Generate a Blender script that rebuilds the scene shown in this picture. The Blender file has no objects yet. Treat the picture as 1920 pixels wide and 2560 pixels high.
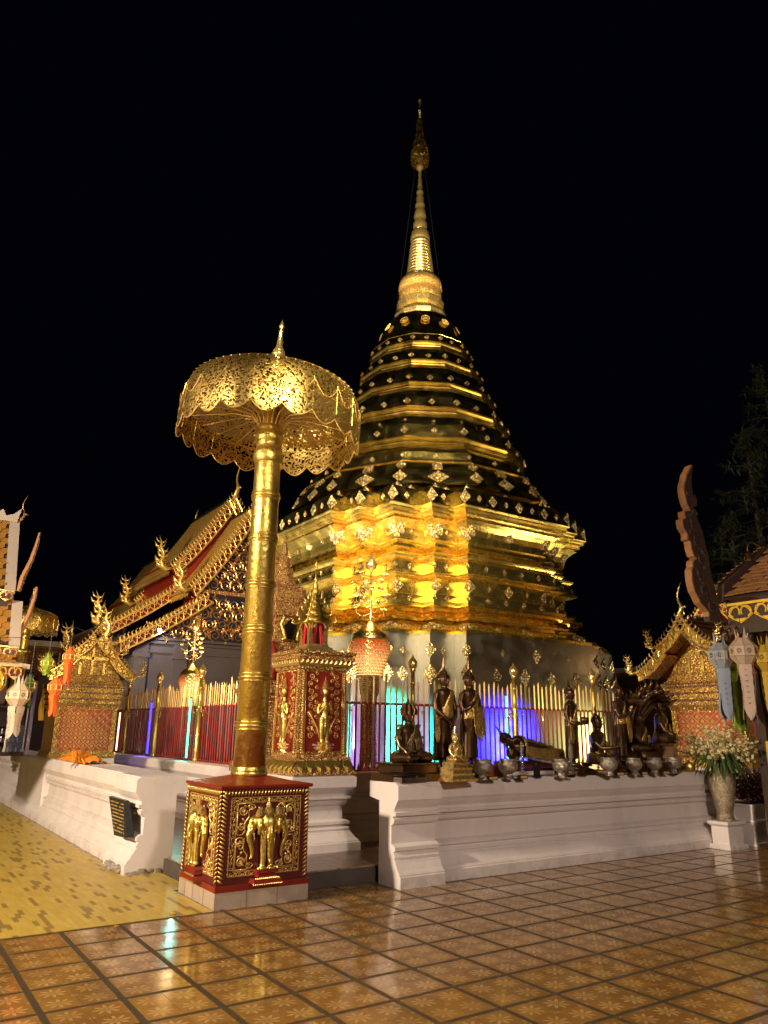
import bpy, bmesh, math, random
from math import sin, cos, pi, radians, atan2, hypot, sqrt
from mathutils import Vector, Matrix
random.seed(7)
S = bpy.context.scene
COL = S.collection

# ---------------------------------------------------------------- camera, world, light, exposure
def set_camera():
    cd = bpy.data.cameras.new("camera"); co = bpy.data.objects.new("camera", cd); COL.objects.link(co)
    yaw, pit, rol = radians(56.0), radians(16.5), radians(0.7)
    f = Vector((cos(pit)*cos(yaw), cos(pit)*sin(yaw), sin(pit)))
    r = Vector((sin(yaw), -cos(yaw), 0)); u = r.cross(f)
    r2 = r*cos(rol)+u*sin(rol); u2 = -r*sin(rol)+u*cos(rol)
    m = Matrix((r2, u2, -f)).transposed().to_4x4(); m.translation = Vector((0, 0, 1.6))
    co.matrix_world = m
    cd.sensor_fit = 'HORIZONTAL'; cd.sensor_width = 36.0; cd.lens = 1840/1920*36
    cd.clip_start = 0.05; cd.clip_end = 2000
    S.camera = co
set_camera()
W = bpy.data.worlds.new("World"); S.world = W; W.use_nodes = True
W.node_tree.nodes["Background"].inputs[0].default_value = (0.0006, 0.0007, 0.0016, 1)
W.node_tree.nodes["Background"].inputs[1].default_value = 1.0
S.view_settings.view_transform = 'Standard'; S.view_settings.look = 'None'
S.view_settings.exposure = 0.0; S.view_settings.gamma = 1.0
S.render.engine = 'CYCLES'
S.cycles.max_bounces = 8; S.cycles.glossy_bounces = 5; S.cycles.diffuse_bounces = 3
S.cycles.transparent_max_bounces = 16
S.cycles.sample_clamp_indirect = 4.0
S.cycles.use_denoising = True
S.cycles.light_sampling_threshold = 0.005

def lamp(name, kind, loc, target, power, color, size=0.3, angle=60, blend=0.5, sizey=None):
    ld = bpy.data.lights.new(name, kind); lo = bpy.data.objects.new(name, ld); COL.objects.link(lo)
    lo.location = loc
    if target is not None:
        lo.rotation_euler = (Vector(target)-Vector(loc)).to_track_quat('-Z', 'Y').to_euler()
    ld.energy = power; ld.color = color
    if kind == 'SPOT':
        ld.spot_size = radians(angle); ld.spot_blend = blend; ld.shadow_soft_size = size
    elif kind == 'AREA':
        ld.size = size
        if sizey: ld.shape = 'RECTANGLE'; ld.size_y = sizey
    else:
        ld.shadow_soft_size = size
    return lo

WARM = (1.0, 0.80, 0.58); GOLDL = (1.0, 0.82, 0.46); PALE = (1.0, 0.88, 0.62)
CX, CY = 11.45, 15.2
# courtyard mast lamps
lamp("plaza_lamp_left", 'SPOT', (-7.5, 6.2, 5.2), (6, 9.0, 1.6), 9000, WARM, 0.32, 110, 0.4)
lamp("plaza_lamp_behind", 'SPOT', (1.5, -7.0, 6.5), (8.0, 8.5, 1.6), 3600, (1.0, 0.80, 0.66), 0.5, 90, 0.6)
lamp("umbrella_lamp", 'SPOT', (-0.6, 4.6, 0.35), (3.4, 7.5, 4.6), 120, GOLDL, 0.15, 60, 0.6)
# flood lamps inside the fence at the chedi's foot, unseen lamps outside it
def flood(name, loc, tgt, pw, col, size, spread):
    l = lamp(name, 'AREA', loc, tgt, pw, col, size); l.data.spread = radians(spread)
flood("flood_corner", (6.5, 11.0, 1.2), (8.6, 12.7, 6.0), 520, GOLDL, 0.9, 80)
l_ = lamp("corner_fill_panel", 'AREA', (3.3, 4.7, 8.2), (9.0, 12.6, 6.1), 330, GOLDL, 2.4, sizey=6.0); l_.data.spread = radians(30)  # unseen tall light panel, added so the chedi's gold corner reflects it
flood("flood_left", (5.9, 15.5, 1.2), (8.0, 15.6, 5.8), 520, PALE, 0.7, 80)
flood("flood_right", (11.6, 10.3, 1.2), (11.6, 11.9, 6.0), 12, GOLDL, 1.2, 80)
flood("flood_right_end", (16.0, 11.0, 1.2), (14.2, 12.3, 6.0), 60, (1, .85, .5), 0.9, 80)
lamp("flood_spire", 'SPOT', (4.6, 5.6, 5.0), (CX, CY, 14.6), 16000, GOLDL, 0.2, 24, 0.8)
lamp("flood_spire_right", 'SPOT', (19.0, 6.0, 4.0), (CX, CY, 11.5), 3200, GOLDL, 0.3, 40, 0.8)
lamp("flood_spire_left", 'SPOT', (2.5, 19.5, 4.0), (CX, CY, 10.5), 4200, PALE, 0.3, 40, 0.8)
lamp('far_umbrella_fill', 'SPOT', (1.6, 25.5, 2.4), (4.3, 29.4, 5.6), 900, GOLDL, 0.2, 60, 0.6)  # unseen lamp, added to brighten the distant umbrella
lamp("flood_hall", 'SPOT', (1.5, 18.5, 5.4), (9.0, 25.5, 7.4), 5200, (1.0, .74, .42), 0.2, 80, 0.5)

# ---------------------------------------------------------------- node helper
class NG:
    def __init__(s, name):
        s.mat = bpy.data.materials.new(name); s.mat.use_nodes = True
        s.t = s.mat.node_tree; s.n = s.t.nodes; s.p = s.n["Principled BSDF"]; s.out = s.n["Material Output"]
    def link(s, a, b): s.t.links.new(a, b)
    def node(s, typ, ins=None, **kw):
        n = s.n.new(typ)
        for k, v in kw.items(): setattr(n, k, v)
        for k, v in (ins or {}).items():
            if hasattr(v, 'links'): s.link(v, n.inputs[k])
            else: n.inputs[k].default_value = v
        return n
    def m(s, op, a, b=None, c=None):
        n = s.node('ShaderNodeMath', operation=op)
        for i, v in enumerate((a, b, c)):
            if v is None: continue
            if hasattr(v, 'links'): s.link(v, n.inputs[i])
            else: n.inputs[i].default_value = v
        return n.outputs[0]
    def obj(s, scale=None):
        o = s.node('ShaderNodeTexCoord').outputs['Object']
        if scale:
            mp = s.node('ShaderNodeMapping', {'Vector': o}); mp.inputs['Scale'].default_value = scale; return mp.outputs[0]
        return o
    def pos(s): return s.node('ShaderNodeNewGeometry').outputs['Position']
    def sep(s, v):
        n = s.node('ShaderNodeSeparateXYZ', {0: v}); return n.outputs
    def noise(s, scale, detail=3, vec=None, rough=0.55, dist=0.0):
        ins = {'Scale': scale, 'Detail': detail, 'Roughness': rough, 'Distortion': dist}
        if vec is not None: ins['Vector'] = vec
        else: ins['Vector'] = s.obj()
        return s.node('ShaderNodeTexNoise', ins).outputs['Fac']
    def vor(s, scale, feature='F1', vec=None, out='Distance', metric='EUCLIDEAN', rnd=1.0):
        n = s.node('ShaderNodeTexVoronoi', feature=feature)
        if feature not in ('DISTANCE_TO_EDGE',): n.distance = metric
        n.inputs['Scale'].default_value = scale; n.inputs['Randomness'].default_value = rnd
        s.link(vec if vec is not None else s.obj(), n.inputs['Vector'])
        return n.outputs[out]
    def ramp(s, fac, *stops):
        n = s.node('ShaderNodeValToRGB', {0: fac}); cr = n.color_ramp
        while len(cr.elements) < len(stops): cr.elements.new(0.5)
        for e, (p, c) in zip(cr.elements, stops):
            e.position = p; e.color = (c, c, c, 1) if not hasattr(c, '__len__') else (c[0], c[1], c[2], 1)
        return n.outputs[0]
    def mix(s, fac, a, b):
        n = s.node('ShaderNodeMix', data_type='RGBA')
        for i, v in ((0, fac), (6, a), (7, b)):
            if hasattr(v, 'links'): s.link(v, n.inputs[i])
            else: n.inputs[i].default_value = v if i == 0 else (v[0], v[1], v[2], 1)
        return n.outputs[2]
    def bump(s, h, strength=0.3, dist=0.01, normal=None):
        n = s.node('ShaderNodeBump', {'Height': h, 'Strength': strength, 'Distance': dist})
        if normal is not None: s.link(normal, n.inputs['Normal'])
        s.link(n.outputs[0], s.p.inputs['Normal']); return n.outputs[0]
    def set(s, color=None, metal=None, rough=None, alpha=None, emis=None, estr=None, spec=None, trans=None):
        for key, v in (('Base Color', color), ('Metallic', metal), ('Roughness', rough), ('Alpha', alpha),
                       ('Emission Color', emis), ('Emission Strength', estr), ('Specular IOR Level', spec), ('Transmission Weight', trans)):
            if v is None: continue
            i = s.p.inputs[key]
            if hasattr(v, 'links'): s.link(v, i)
            elif key in ('Base Color', 'Emission Color'): i.default_value = (v[0], v[1], v[2], 1)
            else: i.default_value = v
        return s.mat

M = {}
def gold(name, col, r0, r1, wr=3.0, st=0.25, dist=0.03, fine=0.0, metal=1.0):
    g = NG(name); n = g.noise(wr, 4, rough=0.5); n2 = g.noise(wr*7, 2)
    c = g.mix(n2, [x*0.8 for x in col], col)
    h = g.m('ADD', n, g.m('MULTIPLY', n2, 0.15))
    if fine: h = g.m('ADD', h, g.m('MULTIPLY', g.vor(fine), 0.5))
    g.bump(h, st, dist)
    M[name] = g.set(c, metal, g.ramp(g.noise(wr*2.3, 3), (0.3, r0), (0.7, r1)))
G0 = (0.95, 0.73, 0.24)
gold('chedi_gold', (0.97, 0.75, 0.24), 0.13, 0.25, 1.6, 0.16, 0.012)
gold('chedi_gold_body', (0.97, 0.73, 0.20), 0.18, 0.32, 1.6, 0.12, 0.012, metal=0.982)
gold('plinth_brass', (0.36, 0.345, 0.31), 0.30, 0.46, 1.6, 0.15, 0.012)
gold('gold_paint', (0.92, 0.64, 0.20), 0.28, 0.42, 5, 0.3, 0.01, metal=0.7)
gold('gold_pole', (0.80, 0.60, 0.15), 0.26, 0.46, 14, 0.8, 0.012, metal=0.95)
gold('gold_bright', (1.0, 0.73, 0.27), 0.2, 0.36, 10, 0.1, 0.005, metal=0.85)
gold('silver', (0.62, 0.57, 0.50), 0.25, 0.4, 8, 0.1, 0.004, 0)

def chased(name, col, dark, scale, metal=1.0, rough=0.33, dist=0.01, st=0.9, lo=0.10, hi=0.34):
    """metal worked all over in small raised curls, with the ground between them painted"""
    g = NG(name)
    w = g.noise(scale*0.35, 2); v = g.node('ShaderNodeVectorMath', {0: g.obj()}, operation='ADD')
    n3 = g.node('ShaderNodeTexNoise', {'Scale': scale*0.5, 'Detail': 1.0, 'Vector': g.obj()})
    sc = g.node('ShaderNodeVectorMath', {0: n3.outputs['Color']}, operation='SCALE'); sc.inputs['Scale'].default_value = 1.6/scale
    g.link(sc.outputs[0], v.inputs[1])
    d = g.vor(scale, 'DISTANCE_TO_EDGE', v.outputs[0])
    d2 = g.vor(scale*2.1, 'F1', v.outputs[0])
    h = g.m('SUBTRACT', 1.0, g.m('MULTIPLY', d2, 0.9))
    mask = g.ramp(g.m('ADD', d, g.m('MULTIPLY', g.m('SUBTRACT', 0.5, d2), 0.12)), (lo*0.5, 0.0), (hi*0.5, 1.0))
    g.bump(g.m('ADD', h, mask), st, dist)
    c = g.mix(mask, dark, col)
    M[name] = g.set(c, g.m('MULTIPLY', mask, metal), rough)
chased('chased_diamond', (0.78, 0.58, 0.26), (0.06, 0.03, 0.01), 13, 1.0, 0.46, 0.035, 1.0, 0.10, 0.42)
chased('relief_gold_red', (0.96, 0.72, 0.22), (0.26, 0.03, 0.015), 33, 0.7, 0.36, 0.015)
chased('relief_gold_dense', (0.95, 0.62, 0.18), (0.30, 0.11, 0.02), 23, 0.7, 0.38, 0.016, 0.9, 0.02, 0.20)
chased('relief_gold_blue', (0.85, 0.50, 0.18), (0.015, 0.014, 0.03), 3.2, 1.0, 0.40, 0.03, 0.9, 0.10, 0.16)
chased('silver_chased', (0.50, 0.44, 0.36), (0.20, 0.17, 0.13), 46, 1.0, 0.34, 0.006, 1.0, 0.0, 0.1)
chased('robe_gilt', (0.92, 0.64, 0.20), (0.22, 0.12, 0.03), 40, 1.0, 0.38, 0.006, 0.8, 0.02, 0.2)
chased('robe_dark', (0.45, 0.32, 0.14), (0.05, 0.03, 0.02), 70, 1.0, 0.38, 0.006, 0.8, 0.05, 0.3)

def simple(name, col, rough=0.5, metal=0.0, var=0.15, nscale=6, bst=0.1, bd=0.005, spec=None, streak=None):
    g = NG(name)
    n = g.noise(nscale, 5)
    c = g.mix(n, [x*(1-var) for x in col], [min(1, x*(1+var)) for x in col])
    if streak:
        mp = g.node('ShaderNodeMapping', {'Vector': g.obj()}); mp.inputs['Scale'].default_value = streak
        c = g.mix(g.ramp(g.noise(1.0, 6, mp.outputs[0], 0.65), (0.48, 0.0), (0.74, 0.35)), c, [x*0.55 for x in col])
        c = g.mix(g.ramp(g.noise(9, 6, rough=0.7), (0.62, 0.0), (0.68, 0.25)), c, [x*0.4 for x in col])
    g.bump(g.noise(nscale*6, 4), bst, bd)
    if name == 'plaster':      # grime splashed up from the floor
        zz = g.sep(g.pos())[2]; dirt = g.m('MULTIPLY', g.ramp(zz, (0.0, 1.0), (0.16, 0.0)), g.ramp(g.noise(5, 6, rough=0.7), (0.44, 0.0), (0.70, 0.5)))
        c = g.mix(dirt, c, (0.17, 0.13, 0.10))
    M[name] = g.set(c, metal, rough, spec=spec)
simple('plaster', (0.75, 0.68, 0.65), 0.62, 0, 0.07, 1.6, 0.25, 0.004, streak=(2.2, 2.2, 0.7))
simple('plaster_old', (0.30, 0.26, 0.22), 0.8, 0, 0.5, 12, 0.6, 0.02)
simple('marble', (0.44, 0.35, 0.27), 0.35, 0, 0.25, 7, 0.1, 0.003, streak=(5, 5, 2))
simple('red_paint', (0.22, 0.020, 0.010), 0.32, 0, 0.3, 7, 0.2, 0.004)
simple('dark_red', (0.10, 0.012, 0.010), 0.4, 0, 0.3, 9, 0.2, 0.004)
simple('maroon', (0.26, 0.022, 0.018), 0.35, 0, 0.3, 9, 0.1, 0.003)
simple('bronze', (0.12, 0.066, 0.032), 0.28, 0.8, 0.3, 14, 0.15, 0.003)
simple('dark_metal', (0.03, 0.026, 0.022), 0.4, 0.5, 0.3, 10)
simple('old_wood', (0.045, 0.023, 0.014), 0.7, 0, 0.4, 5, 0.7, 0.012, streak=(20, 20, 2))
simple('dark_wood', (0.045, 0.022, 0.012), 0.6, 0, 0.4, 8, 0.4, 0.006)
simple('tile_clay', (0.33, 0.15, 0.055), 0.6, 0, 0.35, 5, 0.4, 0.006)
simple('tile_ochre', (0.34, 0.17, 0.035), 0.42, 0, 0.25, 5, 0.3, 0.004)
simple('tile_gold', (0.60, 0.40, 0.11), 0.38, 0.4, 0.25, 12, 0.3, 0.004)
gold('gold_leaf', (0.95, 0.66, 0.24), 0.36, 0.5, 12, 0.4, 0.006, metal=0.5)
chased('vase_silver', (0.62, 0.52, 0.36), (0.16, 0.12, 0.07), 34, 1.0, 0.36, 0.008, 1.0, 0.0, 0.12)
gold('gold_antique', (0.80, 0.50, 0.20), 0.35, 0.5, 6, 0.3, 0.01)
simple('night_blue', (0.012, 0.012, 0.03), 0.5)
simple('lattice_red', (0.42, 0.045, 0.015), 0.5)
simple('stone_grey', (0.065, 0.056, 0.066), 0.6, 0, 0.25, 2.5, 0.3, 0.01)
simple('white_paint', (0.44, 0.37, 0.31), 0.55, 0, 0.12, 4, 0.3, 0.004)
simple('cloth_red', (0.55, 0.02, 0.02), 0.7, 0, 0.3, 20)
simple('orange_cloth', (0.85, 0.28, 0.02), 0.65, 0, 0.2, 9, 0.5, 0.02)
simple('yellow_cloth', (0.80, 0.52, 0.03), 0.7, 0, 0.2, 9, 0.3, 0.01)
simple('petal_white', (0.72, 0.60, 0.30), 0.6, 0, 0.2, 30)
simple('leaf_green', (0.050, 0.090, 0.020), 0.55, 0, 0.4, 20)
simple('leaf_purple', (0.10, 0.012, 0.035), 0.85, 0, 0.4, 20)
simple('leaf_yellow', (0.48, 0.22, 0.02), 0.85, 0, 0.4, 20)
simple('tree_dark', (0.06, 0.075, 0.03), 0.7, 0, 0.4, 6)
simple('bark', (0.06, 0.045, 0.03), 0.8, 0, 0.4, 12)
simple('black_stone', (0.02, 0.02, 0.022), 0.35, 0, 0.4, 20)
simple('letter_white', (0.75, 0.70, 0.62), 0.6)
simple('letter_gold', (0.60, 0.40, 0.12), 0.5)
simple('step_dark', (0.07, 0.055, 0.045), 0.7, 0, 0.5, 5, 0.5, 0.01)
for nm, c in dict(paper_orange=(0.80, 0.13, 0.015), paper_blue=(0.22, 0.27, 0.36), paper_pink=(0.46, 0.34, 0.27), paper_green=(0.20, 0.32, 0.02),
                  paper_dark_green=(0.03, 0.085, 0.015), paper_red=(0.42, 0.02, 0.03), paper_yellow=(0.46, 0.30, 0.02), paper_white=(0.46, 0.38, 0.31)).items():
    simple(nm, c, 0.7, 0, 0.1, 12)
def emit(name, col, st):
    g = NG(name); M[name] = g.set((0.1, 0.1, 0.1), 0, 0.4, emis=col, estr=st)
emit('tube_cyan', (0.10, 1.0, 0.75), 4); emit('tube_blue', (0.03, 0.02, 1.0), 7); emit('tube_white', (1, 0.7, 0.45), 3)
emit('tube_violet', (0.25, 0.12, 1.0), 4)
emit('lamp_glow', (1.0, 0.72, 0.36), 14); emit('lamp_cold', (0.9, 0.93, 1.0), 60)
def glow():
    g = NG('lantern_glow'); x, y, z = g.sep(g.obj())
    h = g.ramp(g.m('MULTIPLY', z, 1.9), (0.0, 1.0), (0.45, 0.75), (0.95, 0.12))
    M['lantern_glow'] = g.set((0.2, 0.03, 0.01), 0, 0.5, emis=g.mix(h, (0.75, 0.06, 0.01), (1.0, 0.62, 0.22)), estr=g.m('ADD', 0.6, g.m('MULTIPLY', h, 1.3)))
glow()
def glass():
    g = NG('clear_glass'); M['clear_glass'] = g.set((0.85, 0.95, 0.98), 0, 0.04, trans=0.9); 
glass()

def lace(name, scale, col, thr, rough=0.34):
    g = NG(name)
    n3 = g.node('ShaderNodeTexNoise', {'Scale': scale*0.4, 'Detail': 1.0, 'Vector': g.obj()})
    sc = g.node('ShaderNodeVectorMath', {0: n3.outputs['Color']}, operation='SCALE'); sc.inputs['Scale'].default_value = 2.2/scale
    v = g.node('ShaderNodeVectorMath', {0: g.obj(), 1: sc.outputs[0]}, operation='ADD').outputs[0]
    d = g.vor(scale, 'F1', v); e = g.vor(scale*0.5, 'DISTANCE_TO_EDGE', v)
    hole = g.m('LESS_THAN', d, thr)
    rim = g.m('LESS_THAN', e, 0.035)
    a = g.m('MAXIMUM', g.m('SUBTRACT', 1.0, hole), rim)
    g.bump(g.m('MINIMUM', d, 0.6), 0.7, 0.008)
    M[name] = g.set(col, 1.0, rough, alpha=a)
lace('gold_lace', 30, (0.70, 0.50, 0.15), 0.50, 0.40)
lace('gold_lace_dark', 22, (0.50, 0.34, 0.10), 0.44, 0.45)
lace('filigree', 22, (0.98, 0.72, 0.24), 0.30, 0.3)

def floor_tiles():
    g = NG('floor_tiles'); x, y, z = g.sep(g.pos())
    u = g.m('FRACT', g.m('DIVIDE', g.m('SUBTRACT', x, 1.6-46.8), 0.468)); v = g.m('FRACT', g.m('DIVIDE', g.m('SUBTRACT', y, 6.98-45.2), 0.452))
    au = g.m('ABSOLUTE', g.m('SUBTRACT', u, 0.5)); av = g.m('ABSOLUTE', g.m('SUBTRACT', v, 0.5))
    rag = g.m('MULTIPLY', g.m('SUBTRACT', g.noise(30, 2, g.pos()), 0.5), 0.012)
    e = g.m('ADD', g.m('MAXIMUM', au, av), rag)
    grout = g.ramp(e, (0.452, 0.0), (0.460, 1.0))
    def tile(f): return g.m('FRACT', g.m('MULTIPLY', g.m('DIVIDE', g.m('SUBTRACT', f, 0.045), 0.91), 2.0))
    tu, tv = tile(u), tile(v)
    pu, pv = g.m('SUBTRACT', tu, 0.5), g.m('SUBTRACT', tv, 0.5)
    r = g.m('SQRT', g.m('ADD', g.m('MULTIPLY', pu, pu), g.m('MULTIPLY', pv, pv)))
    a = g.m('ARCTAN2', pv, pu)
    lobe = g.m('POWER', g.m('ABSOLUTE', g.m('COSINE', g.m('MULTIPLY', a, 4.0))), 1.7)
    lim = g.m('ADD', 0.09, g.m('MULTIPLY', lobe, 0.30))
    pet = g.m('MULTIPLY', g.m('LESS_THAN', r, lim), g.m('GREATER_THAN', r, 0.085))
    ln = g.m('MULTIPLY', g.m('GREATER_THAN', r, g.m('MULTIPLY', lim, 0.55)), pet)
    ctr = g.m('LESS_THAN', r, 0.055)
    qu = g.m('SUBTRACT', g.m('FRACT', g.m('ADD', tu, 0.5)), 0.5); qv = g.m('SUBTRACT', g.m('FRACT', g.m('ADD', tv, 0.5)), 0.5)
    r2 = g.m('SQRT', g.m('ADD', g.m('MULTIPLY', g.m('MULTIPLY', qu, qu), 1.0), g.m('MULTIPLY', g.m('MULTIPLY', qv, qv), 2.4)))
    oval = g.m('MULTIPLY', g.m('LESS_THAN', r2, 0.095), g.m('GREATER_THAN', r2, 0.05))
    motif = g.m('MAXIMUM', g.m('MAXIMUM', g.m('MULTIPLY', pet, 0.45), ln), g.m('MAXIMUM', g.m('MULTIPLY', ctr, 0.7), oval))
    wear = g.ramp(g.noise(2.2, 4, g.pos()), (0.35, 0.45), (0.65, 1.0))
    base = g.mix(g.noise(1.1, 4, g.pos()), (0.19, 0.092, 0.020), (0.36, 0.185, 0.045))
    tid = g.node('ShaderNodeCombineXYZ', {0: g.m('FLOOR', g.m('DIVIDE', g.m('SUBTRACT', x, 1.6-46.8), 0.234)), 1: g.m('FLOOR', g.m('DIVIDE', g.m('SUBTRACT', y, 6.98-45.2), 0.226))}).outputs[0]
    tv_ = g.node('ShaderNodeTexWhiteNoise', {'Vector': tid}).outputs['Value']
    base = g.mix(g.m('MULTIPLY', tv_, 0.55), base, (0.15, 0.075, 0.02))
    chip = g.ramp(g.noise(16, 6, g.pos(), 0.7), (0.66, 0.0), (0.70, 1.0))
    col = g.mix(g.m('MULTIPLY', motif, g.m('MULTIPLY', wear, 0.66)), base, (0.62, 0.42, 0.17))
    col = g.mix(g.m('MULTIPLY', chip, 0.55), col, (0.09, 0.05, 0.025))
    seam = g.m('LESS_THAN', g.m('MINIMUM', g.m('ABSOLUTE', qu), g.m('ABSOLUTE', qv)), 0.006)
    col = g.mix(g.m('MULTIPLY', seam, 0.6), col, (0.08, 0.04, 0.02))
    col = g.mix(grout, col, g.mix(g.noise(60, 3, g.pos()), (0.018, 0.012, 0.006), (0.085, 0.055, 0.022)))
    n = g.noise(3.5, 3, g.pos())
    ro = g.m('ADD', g.m('MULTIPLY', g.m('MAXIMUM', grout, chip), 0.42), g.m('ADD', g.ramp(n, (0.3, 0.05), (0.7, 0.15)), g.m('MULTIPLY', tv_, 0.05)))
    h = g.m('ADD', g.m('MULTIPLY', g.m('SUBTRACT', 1.0, grout), 0.4), g.m('MULTIPLY', g.noise(7, 3, g.pos()), 0.35))
    h = g.m('SUBTRACT', h, g.m('MULTIPLY', seam, 0.2))
    g.bump(h, 0.22, 0.006)
    M['floor_tiles'] = g.set(col, 0, ro, spec=0.75)
floor_tiles()

def mat_vinyl():
    g = NG('mat_vinyl'); x, y, z = g.sep(g.pos())
    L, Wd = 0.20, 0.042
    cx = g.m('FLOOR', g.m('DIVIDE', g.m('ADD', x, 20.0), Wd))
    off = g.m('MULTIPLY', g.m('FRACT', g.m('MULTIPLY', cx, 0.381)), L)
    cy = g.m('FLOOR', g.m('DIVIDE', g.m('ADD', y, off), L))
    cv = g.node('ShaderNodeCombineXYZ', {0: cx, 1: cy}).outputs[0]
    w = g.node('ShaderNodeTexWhiteNoise', {'Vector': cv}).outputs['Value']
    mp = g.node('ShaderNodeMapping', {'Vector': g.pos()}); mp.inputs['Scale'].default_value = (26, 3, 1)
    grain = g.noise(1.0, 4, mp.outputs[0])
    dk = g.m('GREATER_THAN', w, 0.85)
    base = g.mix(w, (0.50, 0.35, 0.055), (0.60, 0.43, 0.085))
    base = g.mix(g.ramp(grain, (0.45, 0.0), (0.75, 0.5)), base, (0.38, 0.26, 0.045))
    col = g.mix(dk, base, (0.27, 0.175, 0.04))
    col = g.mix(g.ramp(g.noise(1.3, 4, g.pos()), (0.5, 0.0), (0.8, 0.35)), col, (0.30, 0.2, 0.06))
    g.bump(g.noise(6, 3, g.pos()), 0.25, 0.01)
    M['mat_vinyl'] = g.set(col, 0, 0.42)
mat_vinyl()
def pavers():
    g = NG('platform_stone')
    b = g.node('ShaderNodeTexBrick', {'Vector': g.pos(), 'Scale': 1.0, 'Mortar Size': 0.008, 'Brick Width': 0.6, 'Row Height': 0.6, 'Color1': (0.34, 0.24, 0.17, 1), 'Color2': (0.26, 0.17, 0.12, 1), 'Mortar': (0.06, 0.04, 0.03, 1)})
    c = g.mix(g.ramp(g.noise(7, 5, g.pos()), (0.45, 0.0), (0.7, 0.7)), b.outputs[0], (0.09, 0.06, 0.045))
    M['platform_stone'] = g.set(c, 0, 0.28)
pavers()

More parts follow.
